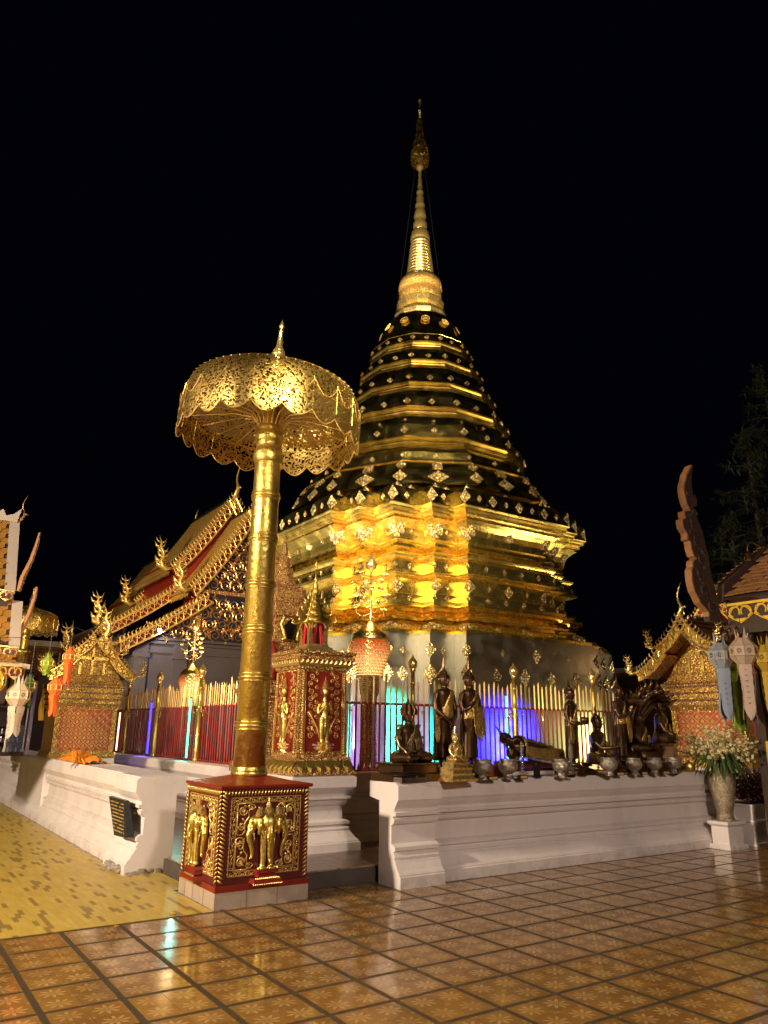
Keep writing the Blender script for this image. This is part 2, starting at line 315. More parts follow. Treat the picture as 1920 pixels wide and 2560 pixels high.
# ---------------------------------------------------------------- mesh builder
def ortho(d):
    d = d.normalized(); a = Vector((0, 0, 1)) if abs(d.z) < 0.9 else Vector((1, 0, 0))
    u = d.cross(a).normalized(); return u, d.cross(u).normalized()
class MB:
    def __init__(s, T=None):
        s.v = []; s.f = []; s.mi = []; s.cur = 0; s.T = T
    def add(s, vs, fs):
        b = len(s.v)
        s.v += [Vector(v) for v in vs] if s.T is None else [s.T @ Vector(v) for v in vs]
        for f in fs: s.f.append([b+i for i in f]); s.mi.append(s.cur)
        return s
    def box(s, x0, x1, y0, y1, z0, z1):
        return s.add([(x0,y0,z0),(x1,y0,z0),(x1,y1,z0),(x0,y1,z0),(x0,y0,z1),(x1,y0,z1),(x1,y1,z1),(x0,y1,z1)],
                     [(0,3,2,1),(4,5,6,7),(0,1,5,4),(1,2,6,5),(2,3,7,6),(3,0,4,7)])
    def frus(s, cx, cy, z0, z1, a0, b0, a1, b1):
        return s.add([(cx-a0,cy-b0,z0),(cx+a0,cy-b0,z0),(cx+a0,cy+b0,z0),(cx-a0,cy+b0,z0),(cx-a1,cy-b1,z1),(cx+a1,cy-b1,z1),(cx+a1,cy+b1,z1),(cx-a1,cy+b1,z1)],
                     [(0,3,2,1),(4,5,6,7),(0,1,5,4),(1,2,6,5),(2,3,7,6),(3,0,4,7)])
    def rings(s, rs, cap=True, closed=True):
        n = len(rs[0]); vs = [p for r in rs for p in r]; fs = []
        for i in range(len(rs)-1):
            for j in range(n if closed else n-1):
                k = (j+1) % n; fs.append((i*n+j, i*n+k, (i+1)*n+k, (i+1)*n+j))
        if cap: fs.append(tuple(range(n))[::-1]); fs.append(tuple((len(rs)-1)*n+j for j in range(n)))
        return s.add(vs, fs)
    def lathe(s, prof, seg=24, c=(0, 0), ph=0.0, cap=True, sx=1, sy=1):
        return s.rings([[(c[0]+r*sx*cos(ph+2*pi*j/seg), c[1]+r*sy*sin(ph+2*pi*j/seg), z) for j in range(seg)] for z, r in prof], cap)
    def tube(s, pts, r, seg=8, cap=True, sq=1.0):
        pts = [Vector(p) for p in pts]; n = len(pts); rr = r if hasattr(r, '__len__') else [r]*n
        rs = []; u = None
        for i, p in enumerate(pts):
            d = (pts[min(i+1, n-1)]-pts[max(i-1, 0)])
            if d.length < 1e-9: d = Vector((0, 0, 1))
            if u is None: u, w = ortho(d)
            else:
                d.normalize(); u = (u-d*u.dot(d)); u = u.normalized() if u.length > 1e-6 else ortho(d)[0]; w = d.cross(u).normalized()
            rs.append([p+(u*cos(2*pi*j/seg)+w*sin(2*pi*j/seg)*sq)*max(rr[i], 1e-4) for j in range(seg)])
        return s.rings(rs, cap)
    def prism(s, poly, fn, t0, t1):
        """poly of (a,b); fn(a,b,t)->xyz"""
        n = len(poly)
        return s.add([fn(a, b, t0) for a, b in poly]+[fn(a, b, t1) for a, b in poly],
                     [tuple(range(n))[::-1], tuple(range(n, 2*n))]+[(j, (j+1) % n, n+(j+1) % n, n+j) for j in range(n)])
    def sph(s, c, r, seg=12, rg=8, sc=(1, 1, 1), R=None):
        c = Vector(c); vs = []; fs = []
        for i in range(rg+1):
            t = pi*i/rg
            for j in range(seg):
                p = Vector((sc[0]*r*sin(t)*cos(2*pi*j/seg), sc[1]*r*sin(t)*sin(2*pi*j/seg), sc[2]*r*cos(t)))
                vs.append(c+(R @ p if R else p))
        for i in range(rg):
            for j in range(seg): fs.append((i*seg+j, (i+1)*seg+j, (i+1)*seg+(j+1) % seg, i*seg+(j+1) % seg))
        return s.add(vs, fs)
    def build(s, name, mats, parent=None, smooth=False, loc=None, remesh=None, thick=None, fixn=False):
        me = bpy.data.meshes.new(name); o = bpy.data.objects.new(name, me)
        L = Vector(loc) if loc is not None else Vector((0, 0, 0))
        me.from_pydata([tuple(v-L) for v in s.v], [], s.f)
        for m in (mats if isinstance(mats, (list, tuple)) else [mats]): me.materials.append(M[m] if isinstance(m, str) else m)
        if isinstance(mats, (list, tuple)) and len(mats) > 1: me.polygons.foreach_set('material_index', s.mi)
        if fixn:
            bm = bmesh.new(); bm.from_mesh(me); bmesh.ops.recalc_face_normals(bm, faces=bm.faces); bm.to_mesh(me); bm.free()
        me.update()
        if smooth == 'auto': me.shade_auto_smooth(angle=radians(38)) if hasattr(me, 'shade_auto_smooth') else me.shade_smooth()
        elif smooth: me.shade_smooth()
        COL.objects.link(o); o.location = L
        if parent is not None: o.parent = parent
        if remesh:
            md = o.modifiers.new('skin', 'REMESH'); md.mode = 'VOXEL'; md.voxel_size = remesh; md.use_smooth_shade = True
            sm = o.modifiers.new('soft', 'SMOOTH'); sm.iterations = 3; sm.factor = 0.5
        if thick:
            md = o.modifiers.new('thick', 'SOLIDIFY'); md.thickness = thick; md.offset = 0
        return o
def smooth_sharp(o, ang=40):
    me = o.data; me.shade_smooth(); bm = bmesh.new(); bm.from_mesh(me)
    for e in bm.edges:
        if len(e.link_faces) == 2 and e.calc_face_angle(0) > radians(ang): e.smooth = False
    bm.to_mesh(me); bm.free(); return o
def tag(o, label=None, cat=None, group=None, kind=None):
    if label: o['label'] = label
    if cat: o['category'] = cat
    if group: o['group'] = group
    if kind: o['kind'] = kind
    return o
def thing(name, label, cat, loc=(0, 0, 0), rz=0, group=None, scale=1):
    o = bpy.data.objects.new(name, None); COL.objects.link(o); o.location = loc; o.rotation_euler = (0, 0, rz); o.scale = (scale,)*3
    o.empty_display_size = 0.1
    return tag(o, label, cat, group)
def copy_tree(o, parent=None):
    c = o.copy(); COL.objects.link(c); c.parent = parent
    if parent is not None: c.matrix_parent_inverse = o.matrix_parent_inverse.copy()
    for ch in list(o.children): copy_tree(ch, c)
    return c
def again(o, loc, rz, label, scale=None, group=None):
    c = copy_tree(o); c.location = loc; c.rotation_euler = (0, 0, rz); c['label'] = label
    if scale: c.scale = (scale,)*3
    if group: c['group'] = group
    return c
# ---------------------------------------------------------------- the ground
g_ = MB().add([(-90,-90,0),(140,-90,0),(140,160,0),(-90,160,0)], [(0,1,2,3)]).build('plaza_floor', 'floor_tiles'); tag(g_, kind='structure')
pl = MB().box(3.15, 60, 7.46, 90, -0.1, 0.165)
tag(pl.build('platform', 'platform_stone'), kind='structure')
sf = MB().box(3.13, 60, 7.435, 7.46, 0.0, 0.150).box(3.13, 3.15, 7.46, 9.6, 0.0, 0.150)
tag(sf.build('step_riser', 'step_dark'), kind='structure')
mt = MB()
mt.prism([(-14, 6.98), (2.90, 7.0), (2.90, 8.05), (3.10, 8.1), (3.10, 9.2), (2.70, 9.2), (2.70, 40), (-14, 40)], lambda a, b, t: (a, b, t), 0.001, 0.006)
o = mt.build('floor_mat', 'mat_vinyl', loc=(-5, 15, 0)); tag(o, 'yellow plank patterned vinyl mat laid over the floor beside the left white wall', 'floor mat')
lf = MB()
lf.add([(0,0,.004),(.05,.01,.012),(.075,.05,.006),(.03,.045,.018)], [(0,1,2,3)])
lf.add([(0,0,.002),(.05,.01,.010),(.075,.05,.004),(.03,.045,.016)], [(3,2,1,0)])
o = lf.build('dry_leaf', 'leaf_yellow'); o.location = (1.98, 6.86, 0.006); tag(o, 'small curled dry leaf lying on the edge of the yellow mat', 'leaf')
o = lf.build('dry_leaf', 'yellow_cloth'); o.location = (2.52, 7.05, 0.008); tag(o, 'pale dry leaf on the yellow mat by the elephant pedestal', 'leaf')

# ---------------------------------------------------------------- moulded white walls
PROF = [(0.175, 0.0), (0.175, 0.11), (0.160, 0.118), (0.160, 0.13), (0.150, 0.145), (0.125, 0.17), (0.085, 0.235), (0.075, 0.26), (0.058, 0.262), (0.058, 0.285),
        (0.070, 0.29), (0.045, 0.335), (0.040, 0.352), (0.068, 0.354), (0.068, 0.392), (0.055, 0.398), (0.030, 0.412), (0.0, 0.418),
        (0.0, 0.612), (0.028, 0.618), (0.045, 0.640), (0.052, 0.672), (0.030, 0.678), (0.030, 0.702), (0.075, 0.704), (0.078, 0.740), (0.050, 0.745),
        (0.052, 0.775), (0.085, 0.82), (0.112, 0.865), (0.125, 0.868), (0.125, 1.012), (0.108, 1.014), (0.108, 1.028), (0.090, 1.030), (0.090, 1.045)]
def wall_profile(front, back, z0=0.0, h=1.045, fo=0.0, backcor=0.10):
    """front: coordinate of the dado plane, outward is smaller; returns polygon (a, z)"""
    k = (h-z0)/1.045
    p = [(front-o*1.0-fo, z0+z*k) for o, z in PROF]
    p += [(back+backcor, h), (back+backcor, h-0.17), (back, h-0.20), (back, z0)]
    return p
ra = thing('altar_wall', 'long white moulded altar wall carrying the row of bronze Buddha statues', 'altar wall', (4.93, 7.1, 0))
fr = lambda a, b, t: (t-4.93, a-7.1, b)
MB().prism(wall_profile(7.20, 7.36, backcor=0.20), fr, 5.50, 11.2).build('wall_body', 'plaster', ra)
MB().prism(wall_profile(7.09, 7.33, backcor=0.20), fr, 4.93, 5.53).build('end_pier', 'plaster', ra)
la = thing('altar_wall', 'long low white moulded wall running back beside the yellow mat', 'altar wall', (2.9, 9.1, 0))
fl = lambda a, b, t: (a-2.9, t-9.1, b)
MB().prism(wall_profile(2.93, 3.24, backcor=0.12), fl, 9.95, 26).build('wall_body', 'plaster', la)
MB().prism(wall_profile(2.86, 3.22, z0=0.0, backcor=0.12), fl, 9.1, 9.98).build('end_pier', 'plaster', la)
br = MB(); random.seed(3)
for i in range(16):
    y = -0.01+random.random()*0.7; x = -0.245+random.random()*0.05
    br.sph((x, y-0.0, 0.02+random.random()*0.05), 0.03+random.random()*0.03, 6, 4, (1, 1.4, 0.7))
for i in range(14):
    br.sph((-0.22+random.random()*0.62, -0.004, 0.005+random.random()*0.03), 0.02+random.random()*0.022, 6, 4, (1.5, 0.5, 0.8))
br.build('broken_corner', 'plaster_old', la)
pq = MB(); pq.add([(2.652,9.92,.78),(2.652,9.22,.78),(2.675,9.14,.39),(2.675,9.60,.37),(2.70,9.92,.78),(2.70,9.22,.78),(2.78,9.14,.39),(2.78,9.60,.37)], [(0,1,2,3),(7,6,5,4),(0,4,5,1),(1,5,6,2),(2,6,7,3),(3,7,4,0)])
pq.v = [v-Vector((2.9, 9.1, 0)) for v in pq.v]
pp = pq.build('plaque', 'black_stone', la)
tx = MB(); random.seed(5)
for i in range(9):
    z = 0.74-i*0.038; y0 = 9.86-(0.78-z)*0.60; y1 = 9.26-(0.78-z)*0.20; y = y0-0.02; x = 2.650+(0.78-z)*0.058-2.9
    while y > y1+0.02:
        w = 0.008+random.random()*0.03
        if random.random() > 0.15: tx.add([(x, y-9.1, z), (x, y-w-9.1, z), (x, y-w-9.1, z-0.011), (x, y-9.1, z-0.011)], [(0, 1, 2, 3)])
        y -= w+0.008
tx.build('lettering', 'letter_gold', pp)
# fence plinths
fp = thing('fence_plinth', 'white moulded plinth under the fence, seen behind the elephant pedestal', 'plinth', (4.6, 9.0, 0.165))
z0 = 0.165; sh = Vector((-4.6, -9.0, -0.165))
MB().prism(wall_profile(9.12, 9.7, z0=z0, h=1.03, backcor=0.0), lambda a, b, t: Vector((t, a, b))+sh, 5.2, 17.4).build('right_run', 'plaster', fp)
MB().prism(wall_profile(4.74, 5.3, z0=z0, h=1.03, backcor=0.0), lambda a, b, t: Vector((a, t, b))+sh, 9.3, 22.0).build('left_run', 'plaster', fp)
def square_profile(mb, x0, x1, y0, y1, z0, h):
    k = (h-z0)/1.045; rs = []
    for o_, z in PROF:
        e = o_-0.125
        rs.append([(x0-e, y0-e, z0+z*k), (x1+e, y0-e, z0+z*k), (x1+e, y1+e, z0+z*k), (x0-e, y1+e, z0+z*k)])
    mb.rings(rs)
mb = MB(); square_profile(mb, 4.42, 5.34, 8.47, 9.40, z0, 1.05); mb.v = [v+sh for v in mb.v]; mb.build('corner_block', 'plaster', fp)

# ---------------------------------------------------------------- the chedi
AW, AN, AM, AS, AD2, AD1 = 1.61, 0.64, 0.755, 3.71, 0.34, 0.385
def redent(e):
    q = [(AW, AS), (AW, AS-AD2), (AW+AN, AS-AD2), (AW+AN, AS-AD2-AD1), (AW+AN+AM, AS-AD2-AD1)]
    q = [(a-e, b-e) for a, b in q]; q2 = [(b, a) for a, b in q[::-1]]
    q = q+q2[1:]                      # first quadrant, from the long +y face round to the long +x face
    q = [(a, b) for a, b in q]
    pts = []
    c = [(x, y) for x, y in q]        # (x small,y big) -> (x big,y small): clockwise
    for k in range(4):
        R = [(1, 0, 0, 1), (0, 1, -1, 0), (-1, 0, 0, -1), (0, -1, 1, 0)][k]
        pts += [(R[0]*x+R[1]*y, R[2]*x+R[3]*y) for x, y in c]
    return pts[::-1]
def twelve(R): return [(R*cos(radians(15+30*k)), R*sin(radians(15+30*k))) for k in range(12)]
ch = thing('chedi', 'tall gilded stepped chedi with a ringed spire, floodlit gold against the night sky', 'chedi', (CX, CY, 0.165))
def level(prof, planf, name, m, cap=False, seams=False):
    mb = MB(); mb.rings([[(x, y, z-0.165) for x, y in planf(e)] for z, e in prof], cap=cap)
    for (za, ea), (zb, eb_) in zip(prof, prof[1:]):      # upright lapped seams of the gilded sheets
        if zb-za < .13 or name == 'plinth': continue
        pa, pb = planf(ea), planf(eb_); n_ = len(pa); off = random.random()*.3
        for i in range(n_):
            j = (i+1) % n_; a0, a1 = Vector((*pa[i], za-.165)), Vector((*pa[j], za-.165)); b0_, b1 = Vector((*pb[i], zb-.165)), Vector((*pb[j], zb-.165)); L = (a1-a0).length
            if L < .5: continue
            d = (a1-a0)/L; nrm = Vector((d.y, -d.x, 0)); q = int(L/.62)
            for k_ in range(1, q+1):
                t_ = (k_+off)/(q+1)
                if t_ > .96: continue
                A, B = a0.lerp(a1, t_), b0_.lerp(b1, t_); w_ = d*.010
                mb.add([A-w_+nrm*.001, A+nrm*.004, A+w_+nrm*.001, B-w_+nrm*.001, B+nrm*.004, B+w_+nrm*.001], [(0, 1, 4, 3), (1, 2, 5, 4)])
    return mb.build(name, m, ch)
level([(0.165, -0.42), (0.62, -0.42), (0.625, -0.40), (1.38, -0.38), (1.385, -0.365), (2.15, -0.355), (2.155, -0.34), (2.78, -0.33), (2.785, -0.315), (3.42, -0.30), (3.425, -0.27), (3.47, -0.27)], redent, 'plinth', 'plinth_brass')
level([(3.47, -0.27), (3.475, -0.235), (3.54, -0.235), (3.60, -0.14), (3.70, 0.05), (3.78, 0.33), (3.80, 0.33), (3.805, 0.13), (3.85, 0.11), (3.87, 0.20), (3.91, 0.28), (3.95, 0.41), (3.99, 0.37), (4.0, 0.24),
       (4.04, 0.20), (4.09, 0.24), (4.10, 0.15), (4.13, 0.15), (4.20, 0.145)], redent, 'lower_mouldings', 'chedi_gold_body')
level([(4.20, 0.145), (4.205, 0.26), (4.36, 0.27), (4.365, 0.37), (4.39, 0.37), (4.42, 0.45), (4.74, 0.45), (4.75, 0.40), (4.78, 0.30), (4.80, 0.30), (4.81, 0.20), (4.87, 0.20), (4.875, 0.28), (5.08, 0.29)], redent, 'dado', 'chedi_gold_body')
level([(5.08, 0.29), (5.09, 0.36), (5.12, 0.33), (5.15, 0.30), (5.18, 0.27), (5.22, 0.25), (5.26, 0.27), (5.30, 0.33), (5.32, 0.40), (5.35, 0.54), (5.38, 0.50), (5.44, 0.42), (5.50, 0.41), (5.53, 0.43), (5.56, 0.41),
       (5.60, 0.42), (5.72, 0.40), (5.84, 0.34), (5.93, 0.25), (5.99, 0.16), (6.0, 0.22), (6.04, 0.20), (6.05, 0.13), (6.08, 0.10), (6.12, 0.12), (6.14, 0.06), (6.18, 0.03), (6.20, 0.05), (6.25, 0.0)], redent, 'upper_mouldings', 'chedi_gold_body')
level([(6.25, 0.0), (6.27, -0.01), (6.64, 0.03), (6.65, 0.05), (6.66, 0.40), (6.67, 0.42), (6.93, 0.46), (6.94, 0.52), (7.0, 1.2)], redent, 'cornice_band', 'chedi_gold')
RL = lambda z: 6.1535-0.4055*z
pr = [(6.90, 3.52), (6.96, 3.50), (7.30, 3.33), (7.56, 3.13), (7.57, 3.16), (7.63, 3.14), (7.64, 3.06), (7.84, 3.03)]
for i, (b, t) in enumerate([(8.31, 8.65), (9.27, 9.55), (10.10, 10.37), (10.91, 11.145), (11.60, 11.83)]):
    hb = 0.25 if i < 2 else 0.22; R = RL(b)
    prev = pr[-1][0]
    pr += [(b-hb-0.10, R+0.14), (b-hb-0.09, R+0.04), (b-hb, R+0.02), (b-hb+0.02, R+0.05), (b-hb*0.6, R-0.03), (b-hb*0.5, R-0.02), (b-hb*0.45, R+0.02), (b-0.04, R-0.03), (b-0.01, R+0.01), (b, R+0.05), (t, R-0.02), (t+0.01, R-0.08)]
    if i < 4: pr += [(t+0.03, R-0.09), (t+0.035, R-0.13)]
zs_ = [p[0] for p in pr]
level(pr[:9], twelve, 'sloping_skirt', 'chedi_gold')
k = 8
for nm in range(5):
    st = 14 if nm < 4 else 12
    seg = pr[k-1:k+st] if nm else pr[k-1:k+st]
    level(pr[k-1:k+st], twelve, 'stepped_tier', 'chedi_gold'); k += st
level([(11.84, 1.40), (11.86, 1.42), (12.0, 1.36), (12.02, 1.27), (12.3, 1.19), (12.6, 1.07), (12.83, 0.945), (12.86, 0.92), (12.87, 0.80)], twelve, 'bell', 'chedi_gold')
level([(12.87+(z_-13.19)*.824, r_) for z_, r_ in ((13.19, 0.80), (13.20, 0.72), (13.30, 0.70), (13.31, 0.74), (13.36, 0.76), (13.46, 0.79), (13.56, 0.74), (13.60, 0.66), (13.62, 0.64), (13.70, 0.64), (13.80, 0.58), (13.84, 0.66), (14.02, 0.70), (14.03, 0.66), (14.10, 0.62))], twelve, 'throne_mouldings', 'gold_bright', cap=True)
def lz(mb, prof, seg=32): mb.lathe([(z-0.165, r) for z, r in prof], seg); return mb
lz(MB(), [(13.60+(z_-14.08)*1.13, r_) for z_, r_ in ((14.08, 0.54), (14.16, 0.60), (14.28, 0.62), (14.38, 0.58), (14.46, 0.56), (14.47, 0.645), (14.60, 0.635), (14.73, 0.60), (14.74, 0.50), (14.80, 0.48), (14.84, 0.43))]).build('lotus_drum', 'relief_gold_dense', ch, smooth='auto')
rp = []; z = 14.45
for i in range(12):
    r = 0.425-0.0125*i; h = 0.109
    rp += [(z, r-0.05), (z+0.012, r-0.01), (z+0.035, r), (z+0.055, r-0.005), (z+0.075, r-0.03), (z+0.085, r-0.055)]; z += h
rp += [(15.78, 0.29), (15.90, 0.285), (16.05, 0.265), (16.10, 0.24)]
lz(MB(), rp).build('ringed_spire', 'gold_bright', ch, smooth=True)
tp = []
for z, r in ((16.10, .15), (16.15, .206), (16.38, .215), (16.46, .17), (16.55, .17), (16.62, .195), (16.74, .17), (16.84, .165), (16.9, .13), (17.0, .15), (17.08, .15), (17.15, .115), (17.3, .13), (17.36, .1), (17.5, .105), (17.56, .115), (17.6, .075),
             (17.75, .085), (17.85, .06), (18.0, .065), (18.08, .045), (18.2, .05), (18.30, .04), (18.36, .055), (18.42, .10), (18.50, .12), (18.56, .09), (18.62, .07), (18.7, .09), (18.78, .05), (18.9, .03), (20.8, .016)):
    tp.append((z, r))
lz(MB(), tp, 20).build('spire_shaft', 'gold_bright', ch, smooth='auto')
for i, (z0_, z1, r) in enumerate([(18.60, 19.18, .285), (19.20, 19.50, .205), (19.50, 19.78, .145), (19.79, 20.06, .115), (20.07, 20.34, .098)]):
    mb = MB(); n = 28
    rs = []
    for zz, rr in ((z0_, r*0.97), ((z0_*2+z1)/3, r), ((z0_+2*z1)/3, r), (z1-0.03, r*0.93), (z1, r*0.6)): rs.append([(rr*cos(2*pi*j/n), rr*sin(2*pi*j/n), zz-0.165) for j in range(n)])
    mb.rings(rs, cap=False); mb.build('spire_parasol', 'gold_lace_dark', ch, smooth=True)
mb = MB()
for z in (20.4, 20.48, 20.57, 20.66): mb.lathe([(z-.165, .02), (z-.15, .045), (z-.12, .02)], 8)
mb.lathe([(20.7, .012), (20.8, .012), (20.9, .045), (20.96, .05), (20.98, .02)], 8); mb.build('finial', 'gold_bright', ch)
def gp(px, py, dist):  # point on the sight line of the reference pixel at a horizontal distance (used only to read off where the cables end)
    pass
lat = Vector((sin(radians(53)), -cos(radians(53)), 0))
for s_, r1_ in ((-1, 0.74), (1, 0.72)):
    mb = MB(); a = Vector((0, 0, 18.42))+lat*s_*0.13; b = Vector((0, 0, 12.87))+lat*s_*r1_
    mb.tube([a, a.lerp(b, .5)+Vector((0, 0, -.03)), b], 0.007, 5); 
    for q in range(9): c = b.lerp(a, 0.012*q); mb.sph(c, 0.022, 6, 4)
    mb.build('guy_wire', 'dark_metal', ch)

# chased diamond plates nailed on the sheets; split at the arrises they fold over
plates = []   # (size, view distance, vertices, faces)
def outline(kind, w, h):
    if kind == 'dia': return [(0, h/2), (w/2, 0), (0, -h/2), (-w/2, 0)]
    if kind == 'rag':
        pts = []
        for q in range(4):
            a, b = [(0, h/2), (w/2, 0), (0, -h/2), (-w/2, 0)][q], [(w/2, 0), (0, -h/2), (-w/2, 0), (0, h/2)][q]
            for i in range(5):
                t = i/5; pts.append((a[0]*(1-t)+b[0]*t, a[1]*(1-t)+b[1]*t))
                t += 0.1; pts.append(((a[0]*(1-t)+b[0]*t)*0.93, (a[1]*(1-t)+b[1]*t)*0.93))
        return pts
    if kind == 'sq': return [(-w/2, h/2), (w/2, h/2), (w/2, -h/2), (-w/2, -h/2)]
    if kind == 'cloud':
        pts = []
        for i in range(28):
            a = pi/2-2*pi*i/28; r = 0.80+0.20*abs(cos(a*2.5+0.78)); pts.append((cos(a)*r*w/2, sin(a)*r*h/2))
        return pts
    if kind == 'star':
        return [(cos(pi/2-2*pi*i/16)*(w/2 if i % 4 == 0 else w/4), sin(pi/2-2*pi*i/16)*(h/2 if i % 4 == 0 else h/4)) for i in range(16)]
def plate(P, tl, tr, up_l, up_r, kind, w, h, nl, nr, th=0.018):
    P = Vector(P); pts = outline(kind, w, h)
    vs = []; fs = []
    def mp(u, v, lift):
        t, up, n = (tl, up_l, nl) if u < 0 else (tr, up_r, nr)
        if abs(u) < 1e-6: n = (nl+nr); up = up_l; t = tr
        return P+t*abs(u)+up*v+n*lift
    for side in (-1, 1):
        poly = [p for p in pts if p[0]*side >= -1e-6]
        # add crossing points
        cr = []
        for i in range(len(pts)):
            a, b = pts[i], pts[(i+1) % len(pts)]
            if a[0]*b[0] < -1e-9:
                t = a[0]/(a[0]-b[0]); cr.append((0, a[1]+(b[1]-a[1])*t))
        poly += cr
        if len(poly) < 3: continue
        cxm = sum(p[0] for p in poly)/len(poly); cym = sum(p[1] for p in poly)/len(poly)
        poly.sort(key=lambda p: -side*atan2(p[1]-cym, (p[0]-cxm)))
        b0 = len(vs); n = len(poly)
        top = [mp(u if abs(u) > 1e-6 else 0, v, th) for u, v in poly]; bot = [mp(u if abs(u) > 1e-6 else 0, v, -0.01) for u, v in poly]
        if side < 0: top = [P+tl*abs(u)+up_l*v+nl*th for u, v in poly]; bot = [P+tl*abs(u)+up_l*v-nl*0.01 for u, v in poly]
        else: top = [P+tr*abs(u)+up_r*v+nr*th for u, v in poly]; bot = [P+tr*abs(u)+up_r*v-nr*0.01 for u, v in poly]
        vs += top+bot; fs.append(tuple(range(b0, b0+n)))
        fs += [(b0+i, b0+(i+1) % n, b0+n+(i+1) % n, b0+n+i) for i in range(n)]
    # boss
    vd = (P+Vector((CX, CY, .165))-Vector((0, 0, 1.6)))
    nn = (nl+nr).normalized(); facing = nn.dot(-vd.normalized())
    plates.append((w*h/vd.length_squared*max(facing, 0.0), vs, fs))
def band_point(poly, i, t, z, dz_in):
    """poly: plan at z; corner i (t=0) or the point t of the way along edge i -> i+1; dz_in: plan inset per metre of height"""
    n = len(poly); a, b, p = Vector((*poly[i], 0)), Vector((*poly[(i+1) % n], 0)), Vector((*poly[i-1], 0))
    tr = (b-a).normalized(); tl = (p-a).normalized(); nr = Vector((tr.y, -tr.x, 0)); nl = Vector((-tl.y, tl.x, 0))
    if t > 0:
        P = a.lerp(b, t); tl = -tr; nl = nr
    else: P = a
    P.z = z-0.165
    upr = (Vector((0, 0, 1))-nr*dz_in).normalized(); upl = (Vector((0, 0, 1))-nl*dz_in).normalized()
    Nr = (nr+Vector((0, 0, dz_in))).normalized(); Nl = (nl+Vector((0, 0, dz_in))).normalized()
    return P, tl, tr, upl, upr, Nl, Nr
def put(poly, i, t, z, sl, kind, w, h):
    P, tl, tr, ul, ur, nl, nr = band_point(poly, i, t, z, sl); plate(P, tl, tr, ul, ur, kind, w, h, nl, nr)
NP = len(redent(0))
convex = lambda poly, i: (Vector((poly[(i+1) % len(poly)][0]-poly[i][0], poly[(i+1) % len(poly)][1]-poly[i][1])).cross(Vector((poly[i][0]-poly[i-1][0], poly[i][1]-poly[i-1][1]))) < 0) if False else None
def is_convex(poly, i):
    n = len(poly); ax, ay = poly[i][0]-poly[i-1][0], poly[i][1]-poly[i-1][1]; bx, by = poly[(i+1) % n][0]-poly[i][0], poly[(i+1) % n][1]-poly[i][1]
    return ax*by-ay*bx > 0
def rband(z, e, sl, ckind, cw, chh, fk, fw, fh, nlong=0, lk=None, lw=0, lh=0):
    poly = redent(e)
    for i in range(NP):
        n = (i+1) % NP; L = hypot(poly[n][0]-poly[i][0], poly[n][1]-poly[i][1])
        if is_convex(poly, i): put(poly, i, 0, z, sl, ckind, cw, chh)
        if L > 2:
            for q in range(nlong):
                big = (q % 2 == 1); put(poly, i, (q+1)/(nlong+1), z, sl, (lk if big else fk), lw if big else fw, lh if big else fh)
        elif L > 0.5: put(poly, i, 0.5, z, sl, fk, fw, fh)
rband(6.45, 0.01, 0.08, 'dia', 0.30, 0.32, 'dia', 0.11, 0.15, 7, 'dia', 0.22, 0.27)
rband(5.78, 0.37, -0.7, 'cloud', 0.46, 0.38, 'star', 0.09, 0.10, 3, 'rag', 0.27, 0.27)
rband(4.975, 0.285, 0.04, 'dia', 0.12, 0.14, 'dia', 0.11, 0.14, 4, 'dia', 0.11, 0.14)
rband(4.58, 0.45, 0.0, 'dia', 0.34, 0.29, 'star', 0.12, 0.13, 3, 'rag', 0.27, 0.28)
rband(4.28, 0.265, 0.04, 'dia', 0.12, 0.14, 'dia', 0.11, 0.13, 4, 'dia', 0.11, 0.13)
rband(3.635, -0.08, 2.0, 'cloud', 0.50, 0.30, 'dia', 0.14, 0.16, 3, 'dia', 0.30, 0.26)
rband(3.12, -0.31, 0.03, 'dia', 0.28, 0.30, 'star', 0.12, 0.13, 3, 'dia', 0.24, 0.30)
rband(2.66, -0.335, 0.03, 'dia', 0.36, 0.40, 'dia', 0.26, 0.30, 4, 'dia', 0.30, 0.38)
rband(6.80, 0.44, 0.15, 'dia', 0.24, 0.22, 'dia', 0.16, 0.18, 1, 'dia', 0.2, 0.2)
for z, sl, R, k1, w1, k2, w2 in ((7.10, .5, 3.43, 'dia', .34, 'dia', .36), (7.43, .7, 3.25, 'dia', .25, 'sq', .22), (7.74, .15, 3.05, 'dia', .10, 'dia', .14),
                                 (8.48, .2, RL(8.31)+.02, 'rag', .22, 'dia', .165), (8.78, .1, RL(8.31)-.13, 'star', .09, 'star', .10), (9.41, .25, RL(9.27)+.02, 'rag', .19, 'rag', .165),
                                 (10.235, .25, RL(10.1)+.02, 'rag', .165, 'rag', .155), (11.03, .3, RL(10.91)+.02, 'rag', .15, 'rag', .14), (11.715, .3, RL(11.6)+.02, 'rag', .14, 'rag', .125)):
    poly = twelve(R)
    for i in range(12): put(poly, i, 0, z, sl, k1, w1, w1); put(poly, i, 0.5, z, sl, k2, w2*(1.35 if w2 > .35 else 1), w2)
plates.sort(key=lambda p: -p[0]); vis = [p for p in plates if p[0] > 0]
for sz, vs, fs in vis[:96]: MB().add(vs, fs).build('diamond_ornament', 'chased_diamond', ch)
rest = MB()
for sz, vs, fs in vis[96:]+[p for p in plates if p[0] <= 0]: rest.add(vs, fs)
tag(rest.build('diamond_ornament', 'chased_diamond', ch), kind='stuff')
poly = twelve(1.175)
